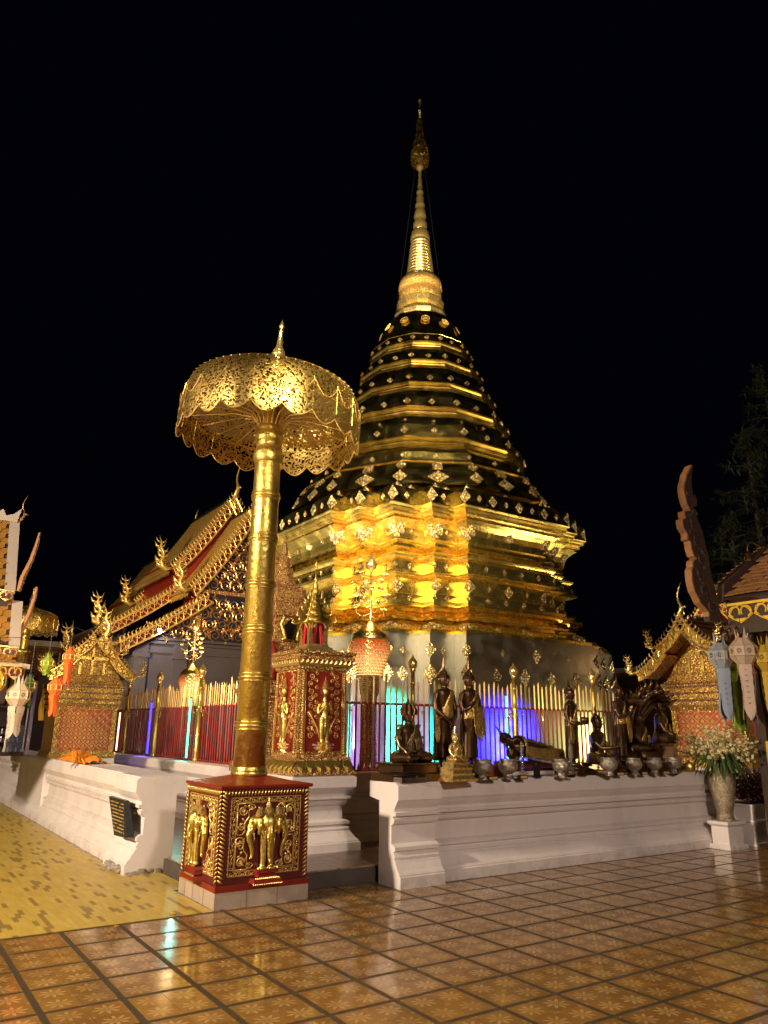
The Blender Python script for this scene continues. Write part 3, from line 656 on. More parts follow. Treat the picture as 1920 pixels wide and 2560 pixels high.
for i in range(12):      # wheels of the law on the bell
    P, tl, tr, ul, ur, nl, nr = band_point(poly, i, 0.5, 12.46, 0.42)
    mb = MB(); u = tr; v = ur
    for rr in (0.115, 0.035): mb.tube([P+u*rr*cos(2*pi*j/20)+v*rr*sin(2*pi*j/20)+nr*.01 for j in range(21)], 0.007, 5, False)
    for j in range(8): a = pi*j/4; mb.tube([P+(u*cos(a)+v*sin(a))*0.03+nr*.01, P+(u*cos(a)+v*sin(a))*0.11+nr*.01], 0.005, 4)
    mb.build('wheel_emblem', 'gold_paint', ch)
# ---------------------------------------------------------------- ceremonial umbrellas
def umbrella(label, loc):
    t = thing('ceremonial_umbrella', label, 'umbrella', loc, group='tall gold ceremonial umbrellas at the corners')
    z0 = loc[2]
    mb = MB(); mb.lathe([(0, .172), (3.87, .145), (3.95, .12), (4.25, .115)], 32); mb.build('pole', 'gold_pole', t, smooth='auto')
    MB().lathe([(0, .185), (.02, .192), (.05, .185), (.055, .172), (.07, .178), (.085, .172), (.10, .165), (.12, .163), (.13, .17), (.15, .163)], 32).build('foot_ring', 'gold_pole', t, smooth='auto')
    for z in (1.63, 2.13, 2.64, 3.14, 3.67, 4.18):
        z -= 1.13; r = .168-.0062*z; mb = MB()
        for q, rr in ((-.038, .014), (0, .022), (.038, .014)):
            mb.tube([(r*cos(2*pi*j/32), r*sin(2*pi*j/32), z+q) for j in range(33)], rr, 8, False)
        mb.build('collar', 'gold_pole', t, smooth=True)
    MB().lathe([(3.45, .15), (3.47, .165), (3.52, .178), (3.58, .175), (3.62, .16), (3.63, .148), (3.70, .146), (3.72, .158), (3.77, .172), (3.82, .165), (3.84, .15), (3.87, .152), (3.92, .148), (3.93, .12)], 32).build('capital', 'gold_pole', t, smooth='auto')
    tilt = Matrix.Translation((0, 0, 3.9)) @ Matrix.Rotation(radians(3.0), 4, Vector((cos(radians(56)), sin(radians(56)), 0))) @ Matrix.Translation((0, 0, -3.9))
    N = 120; NS = 20; rs = []
    random.seed(11)
    for z, r, sc in ((4.66, .10, 0), (4.56, .45, 0), (4.47, .75, 0), (4.42, .90, 0), (4.37, .97, 0), (4.28, 1.02, 0), (4.14, 1.05, 0), (3.96, 1.065, 0), (3.86, 1.06, .25), (3.69, 1.055, 1)):
        ring = []
        for j in range(N):
            a = 2*pi*j/N; ph = (j % (N/NS))/(N/NS); s_ = 1-abs(sin(pi*ph)); wob = 0.012*sin(a*NS/2)+0.01*sin(a*7)
            rr = r+(wob if sc or r > 1 else 0); zz = z+sc*0.105*(s_**1.0)
            ring.append((rr*cos(a), rr*sin(a), zz))
        rs.append(ring)
    MB(tilt).rings(rs, cap=False).build('canopy', 'gold_lace', t, smooth=True)
    rim = MB(tilt)
    rim.tube([rs[-1][j % N] for j in range(N+1)], .007, 4, False)
    for k in range(NS):          # petal outlines worked on the side
        a0 = 2*pi*k/NS
        rim.tube([((1.068)*cos(a0+q*2*pi/NS), 1.068*sin(a0+q*2*pi/NS), 4.10-0.16*sin(pi*abs(q))+.06) for q in [i/8 for i in range(9)]], .005, 4, False)
        rim.tube([(1.05*cos(a0), 1.05*sin(a0), 4.2), (1.066*cos(a0), 1.066*sin(a0), 3.85)], .004, 4)
    rim.tube([(1.05*cos(2*pi*j/60), 1.05*sin(2*pi*j/60), 4.02) for j in range(61)], .006, 4, False)
    for k in range(60):
        a0 = 2*pi*k/60; rim.tube([(.80*cos(a0), .80*sin(a0), 4.46), (.99*cos(a0), .99*sin(a0), 4.36)], .006, 4)
    rim.build('canopy_rim', 'gold_paint', t)
    rs = [[(r*cos(2*pi*j/60), r*sin(2*pi*j/60), z) for j in range(60)] for z, r in ((4.16, .12), (4.12, .5), (4.05, .98))]
    MB(tilt).rings(rs, cap=False).build('lining', 'gold_lace_dark', t, smooth=True)
    for k in range(20):
        a0 = 2*pi*k/20; mb = MB(tilt)
        mb.tube([(.15*cos(a0), .15*sin(a0), 3.92), (.165*cos(a0), .165*sin(a0), 3.98), (.24*cos(a0), .24*sin(a0), 4.05), (.45*cos(a0), .45*sin(a0), 4.08), (.98*cos(a0), .98*sin(a0), 4.03)], [.008, .008, .007, .006, .005], 5)
        mb.build('rib', 'gold_paint', t)
    MB(tilt).lathe([(4.60, .08), (4.80, .065), (4.86, .062), (4.875, .08), (4.90, .085), (4.92, .066), (4.935, .075), (4.96, .06), (5.0, .042), (5.20, .022), (5.21, .03), (5.24, .012), (5.27, .03), (5.29, .032), (5.33, .015), (5.38, .002)], 16).build('finial', 'gold_bright', t, smooth='auto')
    return t
um = umbrella('large fretted gold umbrella on a tall ringed pole, standing on the elephant pedestal', (3.42, 7.53, 1.13))
again(um, (4.28, 29.4, 1.13), 0.5, 'distant gold umbrella half hidden behind the left tiled roof')

# ---------------------------------------------------------------- elephant pedestal
ep = thing('elephant_pedestal', 'square red and gold pedestal with three headed elephants in relief, under the near umbrella', 'pedestal', (3.42, 7.53, 0))
X0, X1, Y0, Y1 = -0.487, 0.487, -0.475, 0.475
mb = MB(); mb.box(X0, X1, Y0, Y1, 0, .138); mb.build('stone_base', 'marble', ep)
jo = MB(); 
for q in (-.17, .15): MB().box(q-.002, q+.002, Y0-.002, Y0+.01, .002, .136).build('base_joint', 'step_dark', ep)
for q in (-.2, .08, .3): MB().box(X0-.002, X0+.01, q-.002, q+.002, .002, .136).build('base_joint', 'step_dark', ep)
MB().box(X0-.004, X1+.004, Y0-.004, Y1+.004, .139, .192).build('red_band', 'red_paint', ep)
b2 = MB(); b2.rings([[(X0+e, Y0+e, z), (X1-e, Y0+e, z), (X1-e, Y1-e, z), (X0+e, Y1-e, z)] for z, e in ((.192, .012), (1.035, .022))]); b2.build('block', 'dark_red', ep)
cp = MB(); rs = []
for z, e in ((1.036, -.006), (1.058, -.012), (1.068, -.004)): rs.append([(X0+e, Y0+e, z), (X1-e, Y0+e, z), (X1-e, Y1-e, z), (X0+e, Y1-e, z)])
rs.append([(-.30, -.30, 1.098), (.30, -.30, 1.098), (.30, .30, 1.098), (-.30, .30, 1.098)]); rs.append([(-.15, -.15, 1.135), (.15, -.15, 1.135), (.15, .15, 1.135), (-.15, .15, 1.135)])
cp.rings(rs); cp.build('cap', 'red_paint', ep)
def spiral(mb, T, cx, cy, r, turns, a0, dirn, rad, seg=6):
    pts = []; n = int(18*turns)
    for i in range(n+1):
        t = i/n; a = a0+dirn*2*pi*turns*t; rr = r*(1-0.82*t); pts.append(T(cx+rr*cos(a), cy+rr*sin(a), rad*0.5))
    mb.tube(pts, [rad*(1-0.4*i/n) for i in range(n+1)], seg)
def leaf(mb, T, x, y, ang, L, w, h=0.006):
    c, s_ = cos(ang), sin(ang)
    f = lambda u, v: (x+c*u-s_*v, y+s_*u+c*v)
    P = [f(0, 0), f(L*.35, w/2), f(L*.75, w*.3), f(L, 0), f(L*.75, -w*.3), f(L*.35, -w/2)]
    mb.add([T(*p, .001) for p in P]+[T(*f(L*.45, 0), h)], [(i, (i+1) % 6, 6) for i in range(6)])
def face_panel(par, T, W2, zb, zt):
    """relief on one face: T(u, v, out) -> point. frame, rope border, corner scrolls"""
    fr_ = MB()
    def bar(u0, v0, u1, v1, w=.006, d=.008): fr_.tube([T(u0, v0, d*.5), T(u1, v1, d*.5)], w, 5)
    e1, e2, e3 = .062, .10, .155
    for e in (e2, e3):
        u, v0, v1 = W2-e, zb+e*.72, zt-e*.8
        bar(-u, v0, u, v0); bar(-u, v1, u, v1); bar(-u, v0, -u, v1); bar(u, v0, u, v1)
    fr_.build('frame_bead', 'gold_paint', par)
    rope = MB(); 
    n = 22
    for sx in (-1, 1):
        for i in range(n):
            v = zb+.02+(zt-zb-.03)*i/n; rope.tube([T(sx*(W2-.052), v, .008), T(sx*(W2-.028), v+.016, .014), T(sx*(W2-.004), v+.034, .008)], [.005, .010, .005], 6)
    for i in range(26):
        u = -W2+.02+(2*W2-.04)*i/26; rope.tube([T(u, zt-.060, .006), T(u+.008, zt-.035, .018), T(u+.018, zt-.006, .006)], [.005, .009, .005], 6)
    rope.build('rope_border', 'gold_paint', par, smooth=True)
    ru = MB(); 
    for i in range(15):       # running scroll between the two beads
        u = -(W2-.13)+(2*(W2-.13))*i/14
        for v in (zb+.092, zt-.102): spiral(ru, T, u, v, .019, 1.1, (i % 2)*pi, 1 if i % 2 else -1, .006, 5); leaf(ru, T, u+.012, v, .8 if i % 2 else -.8, .026, .014)
    for i in range(11):
        v = zb+.14+(zt-zb-.29)*i/10
        for sx in (-1, 1): spiral(ru, T, sx*(W2-.128), v, .018, 1.1, (i % 2)*pi, 1 if i % 2 else -1, .006, 5); leaf(ru, T, sx*(W2-.128), v+.015, 1.2 if i % 2 else 2.0, .026, .014)
    ru.build('running_scroll', 'gold_paint', par, smooth=True)
    for sx in (-1, 1):
        for sy in (-1, 1):
            mb = MB(); vc = (zb+zt)/2; y1 = (zt-.135) if sy > 0 else (zb+.128)
            x1 = sx*(W2-.165); 
            S_ = lambda du, dv: (x1-sx*du, y1-sy*dv)
            ed = [S_(*p) for p in ((.0, .0), (.10, -.004), (.165, .01), (.185, .035), (.16, .05), (.12, .055), (.115, .085), (.12, .125), (.085, .16), (.075, .20), (.085, .245), (.06, .275), (.02, .28), (0, .265), (0, 0))]
            mb.tube([T(*p, .006) for p in ed], .006, 5)
            spiral(mb, T, *S_(.055, .06), .045, 1.5, 0, sx*sy, .010); spiral(mb, T, *S_(.05, .20), .038, 1.5, pi, -sx*sy, .009); spiral(mb, T, *S_(.13, .025), .022, 1.2, 0, sx*sy, .007)
            for i in range(6): leaf(mb, T, *S_(.055, .06), i*pi/3+.3, .022, .016, .016)
            for i in range(9):
                a = random.random()*6.28; du, dv = random.choice(((.05, .13), (.09, .10), (.03, .24), (.10, .03), (.02, .10), (.04, .165), (.015, .02), (.07, .235)))
                leaf(mb, T, *S_(du, dv), a, .042, .022, .012)
            mb.build('corner_scroll', 'gold_paint', par, smooth=True)
def elephant(par, T, zc, s=1.0):
    """three headed elephant standing on lotus steps, modelled as one body in high relief"""
    mb = MB()
    def ball(u, v, o_, r, sc=(1, 1, 1)):
        c = Vector(T(u, v, o_)); ux = (Vector(T(1, 0, 0))-Vector(T(0, 0, 0))); uz = Vector((0, 0, 1)); uo = (Vector(T(0, 0, 1))-Vector(T(0, 0, 0)))
        mb.sph(c, r, 14, 9, sc, Matrix((ux, uz, uo)).transposed())
    tb = lambda pts, r: mb.tube([T(*p) for p in pts], r, 10)
    tb([(0, zc+.12, .015), (0, zc+.03, .02), (0, zc-.05, .01)], [.09, .085, .05])
    for sx in (-1, 1):          # forelegs
        tb([(sx*.043, zc+.02, .05), (sx*.042, zc-.10, .055), (sx*.038, zc-.22, .055), (sx*.04, zc-.27, .055), (sx*.042, zc-.295, .058)], [.044, .034, .029, .028, .038])
        for q in (-.02, 0, .02): ball(sx*.042+q, zc-.295, .095, .012)
    # middle head, ears, trunk, tusks
    ball(0, zc+.110, .085, .074, (1, 1.05, .9)); ball(0, zc+.155, .08, .055, (1.3, .8, .8))
    for sx in (-1, 1): ball(sx*.072, zc+.075, .06, .052, (.5, 1.25, .35))
    tb([(0, zc+.09, .11), (0, zc+.02, .125), (0, zc-.06, .115), (.004, zc-.14, .10), (.008, zc-.21, .10), (.01, zc-.25, .115)], [.042, .034, .026, .021, .017, .012])
    for sx in (-1, 1):
        tb([(sx*.028, zc+.03, .115), (sx*.034, zc-.03, .135), (sx*.030, zc-.085, .15)], [.009, .008, .003])
        tb([(sx*.07, zc+.15, .06), (sx*.085, zc+.09, .06), (sx*.078, zc+.03, .065)], [.018, .025, .012])
        # side head turned outward
        ball(sx*.125, zc+.115, .04, .066, (1.15, .95, .75)); ball(sx*.165, zc+.07, .04, .048, (1, 1.1, .8))
        tb([(sx*.17, zc+.06, .045), (sx*.195, zc+.0, .045), (sx*.185, zc-.05, .045), (sx*.16, zc-.11, .045), (sx*.152, zc-.17, .045), (sx*.16, zc-.20, .048), (sx*.178, zc-.205, .05)], [.038, .032, .026, .021, .017, .014, .010])
        tb([(sx*.10, zc+.15, .085), (sx*.095, zc+.08, .088), (sx*.105, zc+.0, .075)], [.02, .032, .012])
        tb([(sx*.155, zc+.02, .07), (sx*.15, zc-.03, .08), (sx*.16, zc-.07, .085)], [.008, .007, .002])
        ball(sx*.15, zc+.10, .085, .009); ball(sx*.035, zc+.10, .135, .008)
    ob = mb.build('elephant_relief', 'gold_pole', par, remesh=.0055, fixn=True)
    cr = MB()
    for u, v, h in ((0, zc+.17, .155), (-.095, zc+.165, .085), (.095, zc+.165, .085)):
        w = .05 if u == 0 else .042
        c = T(u, v, .05 if u == 0 else .035)
        for k in range(4):
            a = k/4; cr.lathe([(c[2]+h*a, w*(1-a)), (c[2]+h*(a+.10), w*(1-a)*1.12), (c[2]+h*(a+.25), w*(1-a)*.72)], 8, (c[0], c[1]), 0, True)
        cr.lathe([(c[2]+h*.75, w*.3), (c[2]+h*1.05, .001)], 8, (c[0], c[1]))
        for i in range(5): a = -0.9+i*.45; cr.tube([T(u+w*.8*sin(a), v+.01, .06+.03*cos(a)), T(u+w*.9*sin(a), v+.05, .055+.03*cos(a)), T(u+w*.5*sin(a), v+.085, .05+.02*cos(a))], [.012, .010, .001], 5)
    cr.build('crown', 'gold_bright', ob)
    st = MB(); cc = Vector(T(0, 0, 0)); uo = (Vector(T(0, 0, 1))-cc); ux = Vector(T(1, 0, 0))-cc
    for v0, v1, w, d in ((zc-.335, zc-.305, .115, .10), (zc-.375, zc-.345, .095, .085), (zc-.425, zc-.385, .15, .115)):
        P = [T(-w, v0, 0), T(w, v0, 0), T(w, v0, d), T(-w, v0, d), T(-w*.92, v1, 0), T(w*.92, v1, 0), T(w*.92, v1, d*.92), T(-w*.92, v1, d*.92)]
        st.add(P, [(0, 1, 2, 3), (4, 7, 6, 5), (0, 4, 5, 1), (1, 5, 6, 2), (2, 6, 7, 3), (3, 7, 4, 0)])
    st.build('lotus_step', 'red_paint', ob)
    pt = MB()
    for v, w, d, n in ((zc-.298, .10, .09, 9), (zc-.385, .12, .10, 13), (zc-.43, .145, .112, 17)):
        for i in range(n): u = -w+2*w*i/(n-1); pt.tube([T(u, v+.010, d-.006), T(u, v+.002, d+.003), T(u, v-.010, d+.001)], [.006, .005, .001], 5)
    pt.build('petal_row', 'gold_paint', ob)
TA = lambda u, v, o_: (u, Y0+.016-o_, v)              # face towards the plaza
TB = lambda u, v, o_: (X0+.016-o_, -u, v)             # left face
for T in (TA, TB):
    face_panel(ep, T, .47, .192, 1.035); elephant(ep, T, .62)

# ---------------------------------------------------------------- red and gold corner pillar with deity reliefs
def petal_band(mb, x0, x1, y0, y1, z0, z1, out, n, tipup=False):
    """row of pointed petals round a rectangular course"""
    for (ax, ay, bx, by, nx, ny) in ((x0, y0, x1, y0, 0, -1), (x0, y0, x0, y1, -1, 0), (x1, y0, x1, y1, 1, 0)):
        for i in range(n):
            t0, t1 = i/n, (i+1)/n; tm = (t0+t1)/2
            A = lambda t, o_, z: (ax+(bx-ax)*t+nx*o_, ay+(by-ay)*t+ny*o_, z)
            zt, zb = (z0, z1) if not tipup else (z1, z0)
            mb.add([A(t0, 0, zb), A(t1, 0, zb), A(t1, out*.6, (zb*2+zt)/3), A(tm, out, zt), A(t0, out*.6, (zb*2+zt)/3), A(tm, out*1.1, (zb+zt)/2)], [(0, 1, 5), (1, 2, 5), (2, 3, 5), (3, 4, 5), (4, 0, 5)])
cpil = thing('shrine_pillar', 'carved red and gold corner pillar with standing deity reliefs and Thai name panels', 'shrine pillar', (4.88, 8.93, 1.05))
a = .365; zt_ = 1.29
mb = MB(); mb.rings([[(-r, -r, z), (r, -r, z), (r, r, z), (-r, r, z)] for z, r in ((0, .455), (.03, .45), (.10, .41), (.15, .37), (.17, .40), (.205, .40), (.21, .365), (.24, .36), (zt_, .34))]); mb.build('shaft', 'relief_gold_red', cpil)
pb = MB(); petal_band(pb, -.40, .40, -.40, .40, .0, .165, .055, 6); pb.build('lotus_foot', 'gold_pole', cpil)
mb = MB(); mb.rings([[(-r, -r, z), (r, -r, z), (r, r, z), (-r, r, z)] for z, r in ((zt_, .34), (zt_+.01, .365), (zt_+.05, .37), (zt_+.055, .385), (zt_+.13, .395), (zt_+.135, .42), (zt_+.17, .42), (zt_+.175, .40), (zt_+.20, .40), (zt_+.205, .43), (zt_+.245, .435))]); mb.build('cornice', 'relief_gold_red', cpil)
pb = MB(); petal_band(pb, -.39, .39, -.39, .39, zt_+.05, zt_+.135, .03, 11, True); pb.build('petal_course', 'gold_paint', cpil)
def deity(par, T, s=1.0):
    mb = MB(); tb = lambda pts, r: mb.tube([T(u*s, v*s+.40, o_) for u, v, o_ in pts], [q*s for q in r], 10)
    tb([(0, .43, .03), (0, .38, .035), (0, .31, .032), (0, .25, .03)], [.035, .052, .040, .045])
    tb([(0, .60, .04), (0, .57, .042), (0, .53, .042), (0, .50, .038)], [.016, .036, .034, .018])
    tb([(0, .49, .035), (0, .44, .03)], [.018, .022])
    for sx in (-1, 1):
        tb([(sx*.055, .42, .03), (sx*.085, .36, .03), (sx*.09, .30, .035)], [.022, .019, .016])
        tb([(sx*.09, .30, .035), (sx*.05, .35, .055), (sx*.018, .40, .065), (sx*.006, .44, .065)], [.016, .014, .012, .009])
        tb([(sx*.03, .26, .03), (sx*.034, .14, .03), (sx*.03, .02, .028), (sx*.034, -.02, .04)], [.038, .032, .022, .018])
    tb([(0, .28, .02), (0, .15, .022), (0, .06, .02)], [.05, .045, .03])
    o = mb.build('deity_relief', 'gold_pole', par, remesh=.006, fixn=True)
    c = T(0, .60*s+.40, .04); cr = MB(); cr.lathe([(c[2]-.02, .038*s), (c[2], .042*s), (c[2]+.02, .03*s), (c[2]+.03, .034*s), (c[2]+.05, .022*s), (c[2]+.06, .026*s), (c[2]+.09, .012*s), (c[2]+.14, .002)], 10, (c[0], c[1])); cr.build('crown', 'gold_bright', o)
    lt = MB()
    for r_, n, v0 in ((.13, 9, .32), (.09, 7, .345)):
        for i in range(n):
            a_ = -pi*.05+(pi*1.1)*i/(n-1); leaf(lt, lambda u, v, h: T(u, v, h+.02), 0, v0, a_, r_*.95, .05, .03); leaf(lt, lambda u, v, h: T(u, v, h+.012), 0, v0, -a_, r_*.75, .05, .025)
    lt.build('lotus_seat', 'gold_paint', o)
def thai_lines(mb, T, w, v0):
    """Thai style lettering: looped verticals with marks above"""
    random.seed(21)
    for row, (vw, v) in enumerate(((w, v0+.030), (w*.86, v0-.008))):
        u = -vw
        while u < vw:
            k = random.random(); cw = .011
            if k < .12: u += .010; continue
            h = .015
            mb.tube([T(u, v+h, .004), T(u+.001, v, .004)], .0014, 4)
            if k < .7: mb.tube([T(u, v+h, .004), T(u+cw*.4, v+h*1.1, .004), T(u+cw*.65, v+h, .004), T(u+cw*.65, v, .004)], .0014, 4)
            if k < .3: mb.tube([T(u+.001, v, .004), T(u+cw*.65, v, .004)], .0014, 4)
            if k > .55: mb.tube([T(u, v+h+.006, .004), T(u+cw*.6, v+h+.008, .004)], .0013, 4)
            u += cw
for T in ((lambda u, v, o_: (u, -.366+(v-.24)*.019-o_, v)), (lambda u, v, o_: (-.366+(v-.24)*.019-o_, -u, v))):
    pn = MB(); pn.add([T(-.27, .29, .006), T(.27, .29, .006), T(.27, zt_-.03, .006), T(-.27, zt_-.03, .006)], [(0, 1, 2, 3)]); pn.add([T(-.28, .285, -.004), T(.28, .285, -.004), T(.28, zt_-.02, -.004), T(-.28, zt_-.02, -.004)], [(0, 1, 2, 3)])
    pno = pn.build('red_panel', 'red_paint', cpil)
    sc = MB(); random.seed(31)
    for sx in (-1, 1):
        for i in range(9):
            v = .47+i*.092; spiral(sc, T, sx*(.185+.015*(i % 2)), v, .040, 1.5, random.random()*6, sx*(1 if i % 2 else -1), .0075)
            spiral(sc, T, sx*(.105+.02*(i % 2)), v+.045, .028, 1.3, random.random()*6, -sx, .0065)
            for q in range(1): leaf(sc, T, sx*(.10+.15*random.random()), v+.08*random.random(), random.random()*6.3, .05, .024, .018)
        sc.tube([T(sx*.05, .42, .02), T(sx*.09, .55, .015), T(sx*.15, .66, .012), T(sx*.22, .76, .01)], [.013, .011, .010, .006], 6)
    sc.build('scrollwork', 'gold_paint', cpil, smooth=True)
    deity(cpil, T, 1.12)
    bd = MB()
    for sx in (-1, 1):
        for i in range(34): v = .25+(zt_-.26)*i/34; bd.tube([T(sx*.285, v, .004), T(sx*.30, v+.012, .018), T(sx*.325, v+.026, .006)], [.005, .011, .005], 6)
        bd.tube([T(sx*.272, .25, .008), T(sx*.272, zt_-.02, .008)], .005, 5)
    bd.build('rope_border', 'gold_paint', cpil, smooth=True)
    pl_ = MB(); w = .21
    P = [(-w, .30), (-w+.02, .285), (w-.02, .285), (w, .30), (w, .365), (w-.02, .38), (-w+.02, .38), (-w, .365)]
    pl_.add([T(*p, .014) for p in P]+[T(*p, 0) for p in P], [tuple(range(8))]+[(i, (i+1) % 8, 8+(i+1) % 8, 8+i) for i in range(8)])
    plo = pl_.build('name_panel', 'red_paint', cpil)
    tl_ = MB(); thai_lines(tl_, lambda u, v, o_: T(u, v, o_+.012), .16, .322); tl_.build('lettering', 'letter_white', plo)
# gold spirit house on top of it
sh_ = thing('spirit_house', 'small gold openwork spirit house with red curtains and a thin spire, on the corner pillar', 'spirit house', (4.90, 8.95, 2.585))
mb = MB(); mb.frus(0, 0, 0, .04, .24, .24, .24, .24); mb.frus(0, 0, .04, .08, .20, .20, .19, .19); mb.frus(0, 0, .08, .12, .17, .17, .14, .14); mb.build('base', 'gold_bright', sh_)
for sx in (-1, 1):
    for sy in (-1, 1):
        mb = MB(); mb.frus(sx*.115, sy*.115, .12, .40, .028, .028, .018, .018); mb.frus(sx*.115, sy*.115, .36, .40, .022, .022, .035, .035); mb.build('column', 'gold_bright', sh_)
cu = MB()
for sy in (-1, 1):
    for sx in (-1, 1):
        cu.rings([[(sx*.055+.006*sin(i*2.1), sy*.12-.003, z) if False else (sx*(.06-.03*((z-.13)/.3))+.022*(i/8-.5)*2, sy*.118+.006*sin(i*2.4), z) for i in range(9)] for z in (.125, .25, .40)], cap=False, closed=False)
        cu.rings([[(sy*.118+.006*sin(i*2.4), sx*(.06-.03*((z-.13)/.3))+.022*(i/8-.5)*2, z) for i in range(9)] for z in (.125, .25, .40)], cap=False, closed=False)
cu.build('curtain', 'cloth_red', sh_, thick=.004)
MB().box(-.09, .09, -.09, .09, .12, .40).build('inner_shrine', 'dark_red', sh_)
mb = MB(); z = .40
for i, (r, h) in enumerate(((.19, .10), (.15, .09), (.115, .08), (.085, .07), (.06, .06))):
    mb.frus(0, 0, z, z+.02, r, r, r*1.06, r*1.06); mb.frus(0, 0, z+.02, z+h, r*.95, r*.95, r*.62, r*.62)
    for sx in (-1, 1):
        for sy in (-1, 1): mb.tube([(sx*r, sy*r, z+.01), (sx*r*1.18, sy*r*1.18, z+.03), (sx*r*1.12, sy*r*1.12, z+.07), (sx*r*1.22, sy*r*1.22, z+.11)], [.014, .014, .009, .002], 5)
        for ax_ in (0, 1):
            pts = [(-r*.5, z+.015), (0, z+h*1.35), (r*.5, z+.015)]
            f = (lambda u, v: (u, sx*r*1.04, v)) if ax_ == 0 else (lambda u, v: (sx*r*1.04, u, v))
            mb.add([f(*p) for p in pts]+[tuple(.9*q if k < 2 else q for k, q in enumerate(f(*p))) for p in pts], [(0, 1, 2), (3, 5, 4), (0, 3, 4, 1), (1, 4, 5, 2)])
    z += h
mb.lathe([(z, .05), (z+.05, .06), (z+.09, .03), (z+.12, .036), (z+.18, .018), (z+.36, .007), (z+.365, .02), (z+.40, .018), (z+.41, .006), (z+.43, .016), (z+.52, .001)], 10)
mb.build('tiered_roof', 'gold_pole', sh_, smooth='auto')
for sx, f in ((-1, 0), (1, 0), (-1, 1), (1, 1)):
    mb = MB(); g = (lambda u, v, o_: (u, sx*(.15+o_), v)) if f == 0 else (lambda u, v, o_: (sx*(.15+o_), u, v))
    for s2 in (-1, 1): mb.tube([g(s2*.09, .33, .01), g(s2*.075, .37, .02), g(s2*.045, .40, .02), g(0, .45, .02)], [.012, .016, .012, .008], 6)
    mb.build('arch', 'gold_bright', sh_)

# ---------------------------------------------------------------- red and gold prang behind the pillar
pg = thing('prang', 'red and gold carved miniature prang with niches, just behind the corner pillar', 'prang', (4.86, 9.90, 1.03))
mb = MB(); rs = []
def rsq(r, k=.78): return [(-r, -r*k), (-r*k, -r*k), (-r*k, -r), (r*k, -r), (r*k, -r*k), (r, -r*k), (r, r*k), (r*k, r*k), (r*k, r), (-r*k, r), (-r*k, r*k), (-r, r*k)]
for z, r in ((0, .50), (.12, .50), (.14, .46), (.20, .46), (.22, .42), (.95, .40), (.97, .44), (1.03, .45), (1.04, .48), (1.12, .49), (1.13, .44), (1.2, .42), (1.22, .34), (1.42, .33), (1.45, .36), (1.5, .37), (1.52, .33), (1.58, .33), (1.60, .36), (1.75, .36), (1.78, .31), (2.12, .29), (2.14, .34), (2.2, .35), (2.22, .31), (2.32, .30), (2.34, .33), (2.4, .33), (2.42, .27), (2.52, .27), (2.54, .29), (2.60, .24), (2.62, .20)):
    rs.append([(x, y, z) for x, y in rsq(r)])
mb.rings(rs); mb.build('tower', 'relief_gold_red', pg)
MB().lathe([(2.60, .20), (2.66, .205), (2.70, .17), (2.80, .14), (2.92, .105), (2.95, .12), (2.97, .09), (3.0, .105), (3.03, .07), (3.06, .085), (3.09, .06), (3.15, .055), (3.30, .03), (3.32, .042), (3.36, .03), (3.44, .012), (3.48, .002)], 16).build('spire', 'relief_gold_red', pg, smooth='auto')
for T in ((lambda u, v, o_: (u, -.30-o_, v)), (lambda u, v, o_: (-.30-o_, -u, v))):
    ni = MB(); ni.add([T(-.10, 1.80, .01), T(.10, 1.80, .01), T(.10, 2.0, .01), T(0, 2.1, .01), T(-.10, 2.0, .01)], [(0, 1, 2, 3, 4)]); nio = ni.build('niche', 'black_stone', pg)
    for sx in (-1, 1):
        nb = MB(); nb.tube([T(sx*.15, 1.79, .05), T(sx*.10, 1.80, .06), T(sx*.12, 1.92, .05), T(sx*.17, 2.0, .05), T(sx*.12, 2.1, .05), T(sx*.16, 2.2, .05)], [.03, .035, .028, .022, .018, .003], 7); nb.build('naga_bracket', 'gold_pole', pg, smooth=True)
    rd_ = MB(); rd_.tube([T(-.28, 1.22, .09), T(-.22, 1.5, .06), T(-.30, 1.75, .06)], [.06, .05, .03], 8); rd_.build('red_scroll', 'red_paint', pg, smooth=True)
    nb = MB(); nb.tube([T(-.14, .3, .11), T(-.14, .72, .11), T(0, .86, .11), T(.14, .72, .11), T(.14, .3, .11)], .025, 6); nb.build('niche_arch', 'gold_paint', pg)

